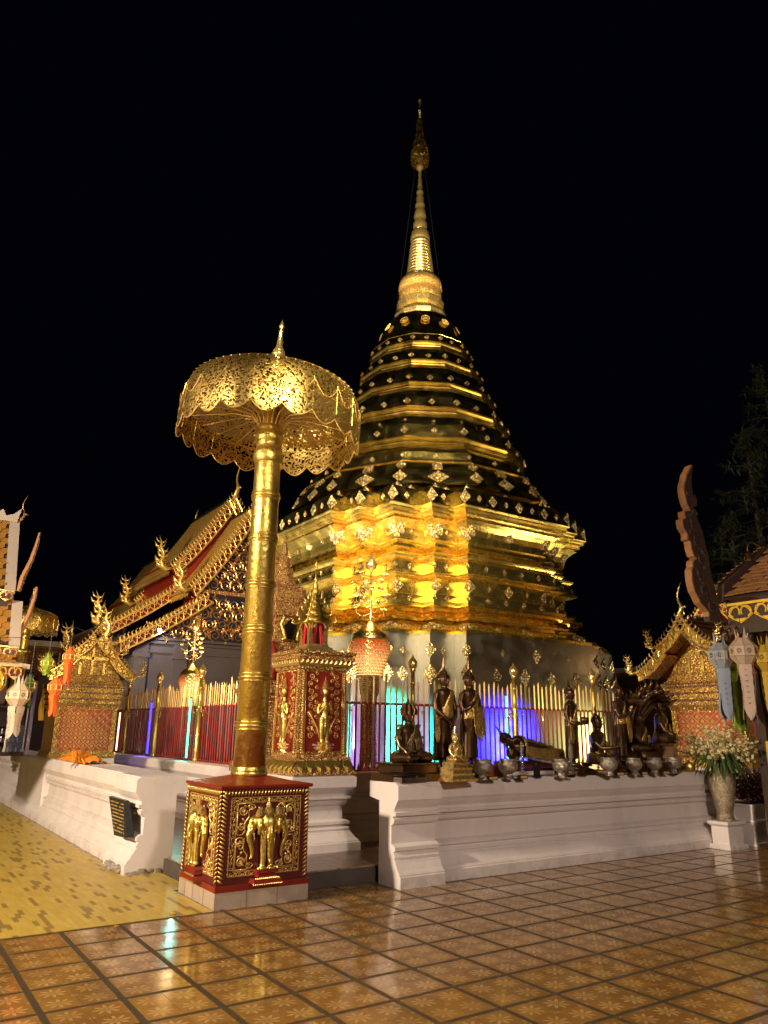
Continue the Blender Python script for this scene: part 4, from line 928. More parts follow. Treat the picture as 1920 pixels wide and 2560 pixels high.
# ---------------------------------------------------------------- fences
def fence(label, loc, rz, n, step, posts, seed, charms):
    """runs along local +x; plaza side is local -y"""
    t = thing('fence', label, 'fence', loc, rz); random.seed(seed)
    ln = n*step
    proto = []
    for k in range(6):
        mb = MB(); h = 1.30+.025*(k % 3)+.012*k; w = .017; zr = .945
        for (z0, z1, mi) in ((0, zr, 0), (zr, h-.05, 1)):
            mb.cur = mi; mb.add([(-w, 0, z0), (0, -.012, z0), (w, 0, z0), (w, .006, z0), (-w, .006, z0), (-w, 0, z1), (0, -.012, z1), (w, 0, z1), (w, .006, z1), (-w, .006, z1)], [(0, 1, 6, 5), (1, 2, 7, 6), (2, 3, 8, 7), (3, 4, 9, 8), (4, 0, 5, 9)])
        mb.add([(-w, 0, h-.05), (0, -.012, h-.05), (w, 0, h-.05), (0, .006, h-.05), (0, 0, h)], [(0, 1, 4), (1, 2, 4), (2, 3, 4), (3, 0, 4)])
        proto.append(mb)
    first = {}
    for i in range(n):
        k = random.randrange(6)
        if k not in first: o = proto[k].build('picket', ['maroon', 'gold_leaf'], t); first[k] = o
        else: o = first[k].copy(); COL.objects.link(o); o.parent = t
        o.location = (i*step+.02+random.uniform(-.004, .004), 0, 0); o.rotation_euler = (0, random.gauss(0, .006), random.gauss(0, .25))
    mb = MB(); mb.box(0, ln, -.002, .028, .93, .965); mb.build('rail', 'maroon', t)
    mb = MB(); mb.box(0, ln, -.002, .028, .0, .025)
    for i in range(n): x = i*step+.02+step/2; mb.add([(x-.018, -.02, .0), (x+.018, -.02, .0), (x+.024, -.02, .06), (x, -.02, .12), (x-.024, -.02, .06), (x, -.032, .05)], [(0, 1, 5), (1, 2, 5), (2, 3, 5), (3, 4, 5), (4, 0, 5)])
    mb.build('spearhead_row', 'maroon', t)
    for x in posts:
        mb = MB(); mb.lathe([(0, .05), (.05, .05), (.06, .04), (.9, .036), (.91, .045), (.95, .045), (.96, .036), (1.24, .034), (1.25, .042), (1.27, .042), (1.28, .034), (1.44, .034)], 16, (x, -.06)); p = mb.build('post', 'gold_pole', t, smooth='auto')
        mb = MB(); mb.lathe([(1.44, .04), (1.46, .052), (1.47, .04), (1.50, .060), (1.54, .075), (1.58, .073), (1.62, .05), (1.66, .022), (1.70, .004)], 18, (x, -.06)); mb.build('onion_finial', 'gold_bright', p, smooth=True)
    cb = MB(); cb.tube([(0, 0, 0), (0, 0, -.04)], .0025, 4); cb.lathe([(-.055, .014), (-.045, .014), (-.035, .004)], 8); cb.tube([(0, 0, -.05), (0, 0, -.07)], .002, 4); cb.add([(0, 0, -.065), (.014, 0, -.085), (0, 0, -.115), (-.014, 0, -.085), (0, .003, -.085), (0, -.003, -.085)], [(0, 1, 5), (1, 2, 5), (2, 3, 5), (3, 0, 5), (1, 0, 4), (2, 1, 4), (3, 2, 4), (0, 3, 4)])
    c0 = None
    for i in range(charms):
        x = random.choice(posts)+random.gauss(0, .12) if random.random() < .7 else random.random()*ln
        x = min(max(x, .05), ln-.05)
        if c0 is None: o = c0 = cb.build('bell_charm', 'gold_pole', t)
        else: o = c0.copy(); COL.objects.link(o); o.parent = t
        o.location = (x, -.035-random.random()*.04, .93-random.random()*.06); o.rotation_euler = (random.gauss(0, .12), random.gauss(0, .12), random.random()*3)
        s_ = .8+random.random()*.6; o.scale = (s_, s_, s_)
    return t
fence('picket fence behind the Buddha statues, lit blue and green from inside', (5.45, 9.40, 1.03), 0, 60, .104, [1.42, 3.55, 5.53], 4, 42)
fence('densely barred red picket fence receding between the left porch and the near umbrella', (5.0, 20.3, 1.03), -pi/2, 98, .1045, [2.58, 4.73, 7.13], 5, 30)
# ---------------------------------------------------------------- temple roof pieces
def bez(p0, p1, sag, n=10):
    return [(p0[0]+(p1[0]-p0[0])*i/n, p0[1]+(p1[1]-p0[1])*i/n-sag*sin(pi*i/n)) for i in range(n+1)]
def bargeboard(T, line, w, name, par, m='gold_bright', spikes=True, back=None, k=1.0):
    """openwork board following line (u, v) on its upper edge: two rails, looped scrolls between them, flame spikes on top"""
    mb = MB(); n = len(line); nor = []
    for i in range(n):
        a, b = line[max(i-1, 0)], line[min(i+1, n-1)]; d = (b[0]-a[0], b[1]-a[1]); L = hypot(*d); q = (d[1]/L, -d[0]/L)
        if q[1] > 0: q = (-q[0], -q[1])
        nor.append(q)
    lo = [(p[0]+q[0]*w, p[1]+q[1]*w) for p, q in zip(line, nor)]
    r = .11*w
    mb.tube([T(*p, 0) for p in line], r*1.2, 5); mb.tube([T(*p, 0) for p in lo], r*1.2, 5)
    tot = sum(hypot(line[i+1][0]-line[i][0], line[i+1][1]-line[i][1]) for i in range(n-1)); N = max(4, int(tot/(w*.95)))
    def at(l, t): t *= (n-1); i = min(int(t), n-2); f = t-i; return (l[i][0]*(1-f)+l[i+1][0]*f, l[i][1]*(1-f)+l[i+1][1]*f)
    for j in range(N):
        t0, t1, tm = j/N, (j+1)/N, (j+.5)/N
        a, b = at(line, t0), at(lo, t0); c, d = at(line, t1), at(lo, t1); e, f = at(line, tm), at(lo, tm)
        mb.tube([T(*b, 0), T(*e, .004), T(*d, 0)], r*.8, 4); mb.tube([T(*a, 0), T((e[0]+f[0])/2, (e[1]+f[1])/2, .004), T(*c, 0)], r*.7, 4)
        if spikes:
            for tt in (t0, tm):
                p = at(line, tt); i = min(int(tt*(n-1)), n-2); q = nor[i]; dd = (line[i+1][0]-line[i][0], line[i+1][1]-line[i][1]); L = hypot(*dd); dd = (dd[0]/L, dd[1]/L)
                mb.tube([T(*p, 0), T(p[0]-q[0]*w*.45-dd[0]*w*.02, p[1]-q[1]*w*.45, 0), T(p[0]-q[0]*w*.65-dd[0]*w*.28, p[1]-q[1]*w*.65-dd[1]*w*.28, 0)], [r*1.1, r*.8, r*.1], 4)
    o = mb.build(name, m, par)
    if back:
        bk = MB(); bk.add([T(*p, -r*1.6) for p in line]+[T(*p, -r*1.6) for p in lo], [(i, i+1, n+i+1, n+i) for i in range(n-1)]); bk.build('board_backing', back, o, thick=r)
    return o
def flame(T, x, y, s, d, name, par, m='gold_bright', fan=5):
    """naga finial: S shaped neck rising from (x, y), leaning to side d, with a crest of flames"""
    mb = MB()
    pts = [(0, 0), (.22, -.06), (.40, .05), (.46, .25), (.36, .45), (.38, .65), (.52, .85), (.48, 1.05), (.60, 1.35)]
    rad = [.15, .20, .21, .19, .16, .155, .13, .08, .005]
    P = [T(x+d*a*s, y+b*s, 0) for a, b in pts]; mb.tube(P, [q*s for q in rad], 7, sq=.5)
    for i in range(2, len(pts)-1):
        a, b = pts[i]; 
        for sg, L in ((1, .26), (-1, .20)):
            mb.tube([T(x+d*a*s, y+b*s, 0), T(x+d*(a+sg*L*.7)*s, y+(b+.06)*s, 0), T(x+d*(a+sg*L)*s, y+(b+.24)*s, 0)], [rad[i]*s*.9, rad[i]*s*.65, .003*s], 5, sq=.5)
    return mb.build(name, m, par, smooth=True)
def chofa(T, x, y, s, d, name, par, m='gold_bright', lean=.0):
    mb = MB()
    pts = [(-.10, -.12), (0, .05), (.10, .22), (.10, .42), (.02, .62), (.0, .85), (.08, 1.10), (.20, 1.40)]
    mb.tube([T(x+d*a*s, y+b*s, 0) for a, b in pts], [.10*s, .12*s, .11*s, .08*s, .055*s, .045*s, .03*s, .004*s], 8, sq=.6)
    mb.tube([T(x+d*.12*s, y+.30*s, 0), T(x+d*.26*s, y+.34*s, 0), T(x+d*.30*s, y+.27*s, 0)], [.06*s, .04*s, .006*s], 6)
    return mb.build(name, m, par, smooth=True)
def tile_field(P, U, V, nu, nv, name, m, par, jit=.004, pointed=True, th=.012, ov=1.35, clip=None):
    """P corner at the eave, U along the eave, V up the slope (full vectors)"""
    mb = MB(); P, U, V = Vector(P), Vector(U), Vector(V); N = U.cross(V).normalized()
    if N.z < 0: N = -N
    du, dv = U/nu, V/nv
    for j in range(nv):
        for i in range(-1, nu+1):
            f = i+(.5 if j % 2 else 0)
            if f < -0.01 or f > nu-.9: continue
            if clip and not clip((f+.5)/nu, (j+.5)/nv): continue
            b = P+du*f+dv*j+N*(random.random()*jit); lift = N*(th+.006)
            t = b+dv*ov
            q = dv*(.12*(random.random()-.5))
            vs = [b+du*.03+(dv*.35 if pointed else Vector((0,0,0)))+lift+q, b+du*.5+lift+q, b+du*.97+(dv*.35 if pointed else Vector((0,0,0)))+lift+q, t+du*.97, t+du*.03]
            mb.add(vs+[v-N*th for v in vs[:3]], [(0, 1, 2, 3, 4), (0, 5, 6, 1), (1, 6, 7, 2)])
    return mb.build(name, m, par)
def ribbed_roof(T, line, y0, y1, rows, name, m, par, under='red_paint', cols=0):
    """roof slope whose section is line [(u,v)..] from ridge to eave, with lapped courses"""
    n = len(line)
    def at(t): t *= (n-1); i = min(int(t), n-2); f = t-i; return (line[i][0]*(1-f)+line[i+1][0]*f, line[i][1]*(1-f)+line[i+1][1]*f)
    vs = []; sec = []
    for j in range(rows):
        a, b = at(j/rows), at((j+1)/rows); d = (b[0]-a[0], b[1]-a[1]); L = hypot(*d); q = (-d[1]/L, d[0]/L)
        if q[1] < 0: q = (-q[0], -q[1])
        h = L*.16
        sec += [(a[0]+q[0]*.01, a[1]+q[1]*.01), (b[0]+q[0]*h, b[1]+q[1]*h), (b[0], b[1])]
    mb = MB(); K = len(sec); C = max(1, cols)
    for c in range(C):
        ya, yb = y0+(y1-y0)*c/C, y0+(y1-y0)*(c+.93)/C if C > 1 else y1
        mb.add([T(p[0], p[1], ya) for p in sec]+[T(p[0], p[1], yb) for p in sec], [(i, i+1, K+i+1, K+i) for i in range(K-1)])
    o = mb.build(name, m, par)
    mb = MB(); mb.add([T(p[0], p[1]-.03, y0+.02) for p in line]+[T(p[0], p[1]-.03, y1-.02) for p in line], [(i, n+i, n+i+1, i+1) for i in range(n-1)]); mb.build('roof_underside', under, o, thick=.03)
    return o

# ---------------------------------------------------------------- the two gilded porches
def porch(label, loc, rz, ov=.16):
    t = thing('porch_shrine', label, 'porch shrine', loc, rz)
    MB().box(-.60, .60, .0, 2.6, -.885, -.004).build('plinth', 'plaster', t)
    MB().box(-.55, .55, -.02, .9, 0, .88).build('body', 'relief_gold_dense', t)
    mb = MB()
    for z0, z1, a in ((.0, .04, .60), (.038, .10, .575)): mb.box(-a, a, -.02-(a-.55), .95, z0, z1)
    mb.build('base_moulding', 'relief_gold_dense', t); mb = MB()
    for z0, z1, a, b in ((.88, .93, .56, .57), (.93, .955, .585, .585), (.955, 1.03, .57, .585), (1.035, 1.06, .60, .60), (1.06, 1.14, .585, .60), (1.145, 1.17, .615, .615), (1.17, 1.25, .60, .625), (1.255, 1.32, .64, .645), (1.32, 1.36, .62, .60), (1.36, 1.42, .58, .56), (1.42, 1.50, .55, .52)):
        mb.add([(-a, -.02-(a-.55), z0), (a, -.02-(a-.55), z0), (a, .95, z0), (-a, .95, z0), (-b, -.02-(b-.55), z1), (b, -.02-(b-.55), z1), (b, .95, z1), (-b, .95, z1)], [(0, 3, 2, 1), (4, 5, 6, 7), (0, 1, 5, 4), (1, 2, 6, 5), (2, 3, 7, 6), (3, 0, 4, 7)])
    mb.build('banded_cornice', 'relief_gold_dense', t)
    for z, a in ((.945, .59), (1.045, .605), (1.155, .618), (1.262, .648), (1.31, .65)):
        bd = MB()
        for i in range(44): u = -a+2*a*(i+.5)/44; bd.sph((u, -.02-(a-.55)-.004, z), .011, 5, 4)
        bd.build('bead_row', 'gold_bright', t)
        MB().box(-a-.003, a+.003, -.02-(a-.55)-.003, .94, z-.013, z+.013).build('red_groove', 'dark_red', t)
    bd = MB()
    for i in range(20): u = -.56+1.12*(i+.5)/20; bd.tube([(u, -.035, .93), (u, -.055, .905), (u, -.035, .87)], [.022, .018, .002], 5)
    bd.build('petal_row', 'gold_bright', t)
    pn = MB(); pn.box(-.46, .46, -.032, -.018, .13, .85); pn = pn.build('lattice_panel', 'lattice_red', t)
    la_ = MB(); cw, chh = .92/6, .72/5
    for i in range(-6, 8):
        for sg in (-1, 1):
            pts = []
            for k in range(0, 41):
                z = .13+.72*k/40; u = -.46+cw*i+sg*(z-.13)/chh*cw
                if -.46 <= u <= .46: pts.append((u, -.036, z))
            if len(pts) > 1: la_.tube([pts[0], pts[-1]], .009, 4)
    la_.build('lattice', 'gold_leaf', pn)
    fl_ = MB()
    for r_ in range(11):
        for c_ in range(7):
            u = -.46+cw*c_+(cw/2 if r_ % 2 == 0 else 0); z = .13+chh*(r_)*.5
            if r_ % 2 == 0: continue_ok = True
            if not (-.43 < u < .43 and .16 < z < .82): continue
            if (r_ % 2 == 0): pass
            for (w_, h_) in ((.026, .038),):
                fl_.add([(u, -.034, z+h_), (u+w_*.8, -.034, z+.012), (u+w_, -.034, z), (u+w_*.7, -.034, z-.02), (u, -.034, z-h_*.85), (u-w_*.7, -.034, z-.02), (u-w_, -.034, z), (u-w_*.8, -.034, z+.012), (u, -.052, z)], [(i, (i+1) % 8, 8) for i in range(8)])
    fl_.build('rosette_row', 'gold_leaf', pn)
    for sx in (-1, 1):
        mb = MB(); mb.box(sx*.505-.045, sx*.505+.045, -.045, -.018, .1, .88); mb.build('pilaster', 'relief_gold_dense', t)
    T = lambda u, v, o_: (u, -ov-o_, v)
    pd = MB(); pd.prism([(-.52, 1.50), (.52, 1.50), (.40, 1.80), (.22, 2.02), (0, 2.30), (-.22, 2.02), (-.40, 1.80)], lambda a, b, q: (a, q, b), .02, .10); pd.build('pediment', 'relief_gold_dense', t)
    pk = MB()
    for u in (-.22, 0, .22): pk.box(u-.022, u+.022, -.0, .03, 1.5, 2.0-abs(u)*1.3)
    pk.box(-.30, .30, -.0, .03, 1.78, 1.83); pk.build('pediment_post', 'gold_pole', t)
    for sx in (-1, 1):
        up = [(sx*a, b) for a, b in bez((.02, 2.36), (.44, 1.90), .07)]; lo = [(sx*a, b) for a, b in bez((.40, 1.86), (.82, 1.50), .06)]
        ribbed_roof(lambda u, v, q: (u, q, v), up, .08-ov, 2.3, 8, 'upper_roof', 'tile_clay', t); ribbed_roof(lambda u, v, q: (u, q, v), lo, .08-ov, 2.3, 8, 'lower_roof', 'tile_clay', t)
        for ln_, nm in ((up, 'upper_bargeboard'), (lo, 'lower_bargeboard')):
            o = bargeboard(T, ln_, .145, nm, t, back='gold_pole'); flame(T, *ln_[-1], .25, sx, 'naga_finial', o)
        so = MB(); so.add([(sx*.05, -ov+.02, 2.22), (sx*.42, -ov+.02, 1.80), (sx*.42, .04, 1.80), (sx*.05, .04, 2.22)], [(0, 1, 2, 3)]); so.add([(sx*.36, -ov+.02, 1.78), (sx*.78, -ov+.02, 1.42), (sx*.78, .04, 1.42), (sx*.36, .04, 1.78)], [(0, 1, 2, 3)])
        so.build('carved_soffit', 'relief_gold_red', t, thick=.015)
    chofa(T, 0, 2.38, .40, 1, 'gable_finial', t)
    T2 = lambda u, v, o_: (o_, u, v)
    chofa(T2, 2.25, 2.42, .30, 1, 'ridge_finial', t, 'gold_bright')
    mb = MB(); mb.box(-.03, .03, -.1, 2.3, 2.35, 2.41); mb.build('ridge', 'white_paint', t)
    for sx in (-1, 1): mb = MB(); mb.box(sx*.60-.035, sx*.60+.035, 2.05, 2.12, 0, 1.45); mb.build('rear_post', 'silver_chased', t)
    return t
po = porch('gilded porch with red diamond lattice wall, at the left end of the fence', (3.43, 15.0, 1.05), 0)
po2 = porch('gilded naga gabled porch behind the orchid vase on the right', (12.25, 7.90, 1.05), -pi/2, .5); po2.scale = (1.27, 1.08, 1.08)

# ---------------------------------------------------------------- assembly hall behind on the left
hl = thing('assembly_hall', 'tall hall with stepped gold tiled roofs, naga bargeboards, red eaves and a gilt scrollwork gable', 'hall', (10.46, 24.0, 0))
TR = lambda u, v, q: (u, q, v)
def hall_section(y0, y1, ridge, elbow, lo0, lo1, front, rows=26):
    for sx in (-1, 1):
        up = [(sx*a, b) for a, b in bez((.03, ridge), elbow, .18)]; lo = [(sx*a, b) for a, b in bez(lo0, lo1, .08)]
        ribbed_roof(TR, up, y0, y1, rows, 'upper_roof', 'tile_gold', hl, cols=int((y1-y0)/.22)); ribbed_roof(TR, lo, y0, y1, rows-6, 'lower_roof', 'tile_gold', hl, cols=int((y1-y0)/.22))
        T = lambda u, v, o_: (u, y0-.10-o_, v)
        o = bargeboard(T, up, .30, 'upper_bargeboard', hl, 'gold_paint', back='dark_red'); flame(T, *up[-1], .85, sx, 'naga_finial', o, 'gold_paint')
        o = bargeboard(T, lo, .28, 'lower_bargeboard', hl, 'gold_paint', back='dark_red'); flame(T, *lo[-1], .85, sx, 'naga_finial', o, 'gold_paint')
        mb = MB(); ux = lo0[0]+.12; mb.box(min(sx*ux, sx*(ux+.05)), max(sx*ux, sx*(ux+.05)), y0+.1, y1, lo0[1]-.4, elbow[1]+.55); mb.build('red_clerestory', 'red_paint', hl)
        for e_, k in ((up[-1], 1), (lo[-1], 1)):      # fretted eave valance
            fr_ = MB(); n = int((y1-y0)/.16)
            for i in range(n): y = y0+(y1-y0)*(i+.5)/n; fr_.add([(e_[0], y-.07, e_[1]-.02), (e_[0], y+.07, e_[1]-.02), (e_[0], y+.07, e_[1]-.14), (e_[0], y, e_[1]-.24), (e_[0], y-.07, e_[1]-.14)], [(0, 1, 2, 3, 4)])
            fr_.build('eave_valance', 'gold_paint', hl)
        wl = MB(); wx = lo1[0]-.75; wl.box(min(sx*wx, sx*(wx+.12)), max(sx*wx, sx*(wx+.12)), y0+.4, y1, 0.165, lo1[1]+.25); wl.build('side_wall', 'stone_grey', hl)
    mb = MB(); gy = y0+.12; mb.prism([(-elbow[0]+.35, elbow[1]+.35), (elbow[0]-.35, elbow[1]+.35), (.9, (ridge+elbow[1])/2+.1), (0, ridge-.35), (-.9, (ridge+elbow[1])/2+.1)], lambda a, b, q: (a, q, b), gy, gy+.12); mb.build('gable_panel', 'red_paint' if not front else 'night_blue', hl)
    mb = MB(); mb.prism([(-lo0[0]-.05, lo0[1]-.3), (lo0[0]+.05, lo0[1]-.3), (lo0[0]+.05, elbow[1]+.5), (-lo0[0]-.05, elbow[1]+.5)], lambda a, b, q: (a, q, b), gy+.01, gy+.13); mb.build('gable_panel', 'red_paint' if not front else 'night_blue', hl)
    MB().box(-.05, .05, y0-.1, y1, ridge-.02, ridge+.10).build('ridge', 'dark_metal', hl)
    chofa(lambda u, v, o_: (u*.3, y0-.15-u*.9, v), 0, ridge+.05, .95, 1, 'gable_finial', hl, 'gold_paint')
hall_section(0, 1.95, 9.30, (2.16, 6.05), (1.48, 5.92), (4.33, 4.10), True)
hall_section(1.95, 6.4, 10.20, (2.26, 7.09), (1.70, 6.66), (4.20, 4.88), False)
hall_section(6.4, 13, 9.40, (2.2, 6.40), (1.7, 5.95), (4.2, 4.3), False)
mb = MB(); mb.prism([(-3.75, 4.43), (3.75, 4.43), (1.6, 5.85), (1.6, 6.05), (-1.6, 6.05), (-1.6, 5.85)], lambda a, b, q: (a, q, b), .10, .28); mb.build('lower_gable', 'night_blue', hl)
def scroll_field(par, inside, x0, x1, z0, z1, y, step, name):
    sc_ = MB(); random.seed(19); T = lambda u, v, h: (u, y-h, v); r = step*.52; j = 0; zz = z0
    while zz < z1:
        uu = x0+(step/2 if j % 2 else 0); i = 0
        while uu < x1:
            if inside(uu, zz):
                spiral(sc_, T, uu, zz, r, 1.6, random.random()*6.3, 1 if (i+j) % 2 else -1, .030, 5)
                for q in range(7): a = random.random()*6.3; rr = r*random.uniform(.5, 1.15); leaf(sc_, T, uu+rr*cos(a), zz+rr*sin(a), a+random.uniform(-1, 1), .16, .085, .05)
            uu += step; i += 1
        zz += step*.85; j += 1
    return sc_.build(name, 'gold_antique', par)
scroll_field(hl, lambda u, v: v < 6.0 and abs(u) < 3.6 and v < 4.43+(3.75-abs(u))*.62, -3.6, 3.6, 4.62, 6.0, .10, .42, 'gable_scrollwork')
scroll_field(hl, lambda u, v: abs(u) < (9.0-v)*.62, -2.1, 2.1, 6.35, 8.8, .12, .42, 'gable_scrollwork')
mb = MB(); mb.box(-1.9, 1.9, .02, .12, 6.02, 6.14); mb.box(-1.85, -1.65, .0, .1, 4.43, 6.02); mb.box(1.65, 1.85, .0, .1, 4.43, 6.02); mb.build('tie_beam', 'relief_gold_red', hl)
mb = MB(); mb.box(-3.75, 3.75, .2, .42, .165, 4.43); mb.build('front_wall', 'stone_grey', hl)
mb = MB()
for z, d in ((4.36, .12), (4.24, .08), (3.95, .04), (1.6, .05)): mb.box(-3.8, 3.8, .2-d, .2, z-.03, z+.06)
mb.build('wall_moulding', 'stone_grey', hl)
for u in (-3.5, -2.2, 2.2, 3.5): mb = MB(); mb.box(u-.22, u+.22, .10, .22, .165, 4.2); mb.box(u-.27, u+.27, .06, .2, 3.75, 3.9); mb.build('pilaster', 'stone_grey', hl)
fl1 = thing('flood_light', 'small white floodlight shining under the eave of the hall', 'floodlight', (7.4, 23.85, 4.62))
MB().box(-.07, .07, .0, .06, -.05, .05).build('housing', 'dark_metal', fl1); MB().box(-.055, .055, -.01, -.001, -.04, .04).build('lens', 'lamp_cold', fl1)
lamp('hall_eave_lamp', 'SPOT', (7.45, 23.78, 4.60), (8.2, 24.1, 1.0), 55, (.85, .87, 1.0), .05, 150, .6)

# ---------------------------------------------------------------- left pavilion
lp = thing('tiled_pavilion', 'pavilion at the far left with stacked ochre tiled roofs, white ridges and gilt fretwork', 'pavilion', (1.6, 13.0, 0))
def fret(par, P, U, h, n, name='fretwork', m='gold_paint', th=.02, back='dark_red', bk=True):
    """fretted valance board hanging from P along U: looped scroll openings, scalloped foot"""
    P, U = Vector(P), Vector(U); L = U.length; u = U/L; N = Vector((u.y, -u.x, 0)); mb = MB(); w = L/n
    Z = Vector((0, 0, 1)); f = lambda a, b, o_=0: P+u*a+Z*b+N*o_
    mb.add([f(0, 0), f(L, 0), f(L, -h*.12), f(0, -h*.12), f(0, 0, -th), f(L, 0, -th), f(L, -h*.12, -th), f(0, -h*.12, -th)], [(0, 1, 2, 3), (7, 6, 5, 4), (3, 2, 6, 7), (0, 4, 5, 1)])
    for i in range(n):
        c = w*(i+.5)
        for sg in (-1, 1):
            pts = [f(c+sg*w*.22+w*.20*cos(a)*sg, -h*.45+h*.26*sin(a)) for a in [q*.62-1.2 for q in range(9)]]
            mb.tube(pts, h*.065, 5, sq=.6)
            mb.tube([f(c, -h*.12), f(c+sg*w*.30, -h*.30), f(c+sg*w*.46, -h*.62), f(c+sg*w*.26, -h*.80), f(c, -h*.98)], h*.06, 5, sq=.6)
        mb.add([f(c-w*.2, -h*.78, .0), f(c+w*.2, -h*.78, .0), f(c+w*.08, -h*.92), f(c, -h*1.04), f(c-w*.08, -h*.92)], [(0, 1, 2, 3, 4)])
    o = mb.build(name, m, par)
    if bk:
        b_ = MB(); q = [f(0, -.01, -th*2), f(L, -.01, -th*2), f(L, -h*.85, -th*2), f(0, -h*.85, -th*2)]; b_.add(q+[v-N*th for v in q], [(0, 1, 2, 3), (7, 6, 5, 4), (3, 2, 6, 7), (0, 4, 5, 1)]); b_.build('fretwork_backing', back, o)
    return o
random.seed(13)
# tier: eave z, ridge z, right edge x at eave / ridge (local), front y at eave / ridge
for ze, zr, xe, xr, ye, yr in ((3.72, 4.98, .02, .02, .0, .75), (2.82, 3.53, .17, .17, -.25, .12)):
    tile_field((xe-2.6, ye, ze), (2.6-.10, 0, 0), (0, yr-ye, zr-ze), 17, 13 if zr > 4 else 7, 'roof_slope', 'tile_ochre', lp)
    mb = MB(); mb.add([(xe-2.6, ye, ze-.03), (xe, ye, ze-.03), (xe, yr, zr-.03), (xe-2.6, yr, zr-.03)], [(0, 3, 2, 1)]); mb.build('roof_deck', 'dark_wood', lp, thick=.03)
    mb = MB(); dy, dz = (yr-ye), (zr-ze)
    mb.add([(xe-.13, ye-.03, ze-.03), (xe+.03, ye-.03, ze-.03), (xe+.03, yr-.03, zr), (xe-.13, yr-.03, zr), (xe-.13, ye+.03, ze-.10), (xe+.03, ye+.03, ze-.10), (xe+.03, yr+.05, zr-.10), (xe-.13, yr+.05, zr-.10)], [(0, 1, 2, 3), (4, 7, 6, 5), (0, 4, 5, 1), (1, 5, 6, 2), (3, 2, 6, 7)]); mb.build('white_verge', 'white_paint', lp)
    fret(lp, (xe-2.6, ye-.01, ze-.04), (2.6+.02, 0, 0), .19, 12)
    mb = MB(); mb.box(xe-2.6, xe-.05, ye+.05, yr+.6, ze-.9, ze-.02); mb.build('upper_wall', 'dark_wood', lp)
mb = MB()
mb.prism([(-2.6, 4.95), (-.0, 4.96), (.05, 5.22), (-.06, 5.10), (-.18, 5.05), (-.24, 5.16), (-.32, 5.08), (-.42, 5.05), (-.5, 5.17), (-.6, 5.10), (-2.6, 5.10)], lambda a, b, q: (a, q, b), .68, .82); mb.build('white_ridge', 'white_paint', lp)
T = lambda u, v, o_: (u, .75-o_, v)
chofa(T, .06, 5.02, .36, 1, 'chofa', lp, 'gold_antique')
for z0 in (3.75, 2.85):
    mb = MB(); x = .10 if z0 > 3 else .18
    pts = [(x+.0, z0-.08), (x+.03, z0+.15), (x+.12, z0+.45), (x+.17, z0+.75), (x+.18, z0+.92)]
    mb.tube([(a, .0, b) for a, b in pts], [.06, .075, .065, .05, .03], 6, sq=.6)
    for i in range(12): t_ = i/12; a = x+.04+.13*t_; mb.tube([(a, 0, z0+.05+.8*t_), (a+.035, 0, z0+.07+.8*t_)], [.014, .004], 4)
    mb.build('eave_finial', 'tile_clay', lp)
mb = MB(); mb.add([(-1.4, -.6, 2.66), (.36, -.45, 2.50), (.36, -.38, 2.50), (-1.4, .2, 2.86), (-1.4, -.6, 2.58), (.36, -.45, 2.43), (.36, -.38, 2.43), (-1.4, .2, 2.78)], [(0, 1, 2, 3), (4, 7, 6, 5), (0, 4, 5, 1), (1, 5, 6, 2), (2, 6, 7, 3)]); mb.build('white_hip', 'white_paint', lp)
tile_field((-1.4, -.62, 2.50), (1.55, .12, 0), (0, .1, .12), 14, 3, 'roof_slope', 'tile_ochre', lp)
fret(lp, (-1.4, -.60, 2.48), (1.66, .10, 0), .22, 8)
gc = thing('gold_column', 'plain gold ringed column standing on the left white wall at the photo edge', 'column', (2.97, 20.6, 1.046), 0, None, 1.6)
MB().lathe([(0, .13), (.04, .14), (.06, .11), (.09, .12), (.12, .105), (.26, .10), (.27, .11), (.29, .11), (.30, .10), (.75, .098), (.76, .108), (.78, .108), (.79, .097), (1.42, .09)], 24).build('shaft', 'gold_pole', gc, smooth='auto')
MB().lathe([(1.42, .10), (1.46, .13), (1.50, .10)], 24).build('capital', 'gold_bright', gc, smooth='auto')

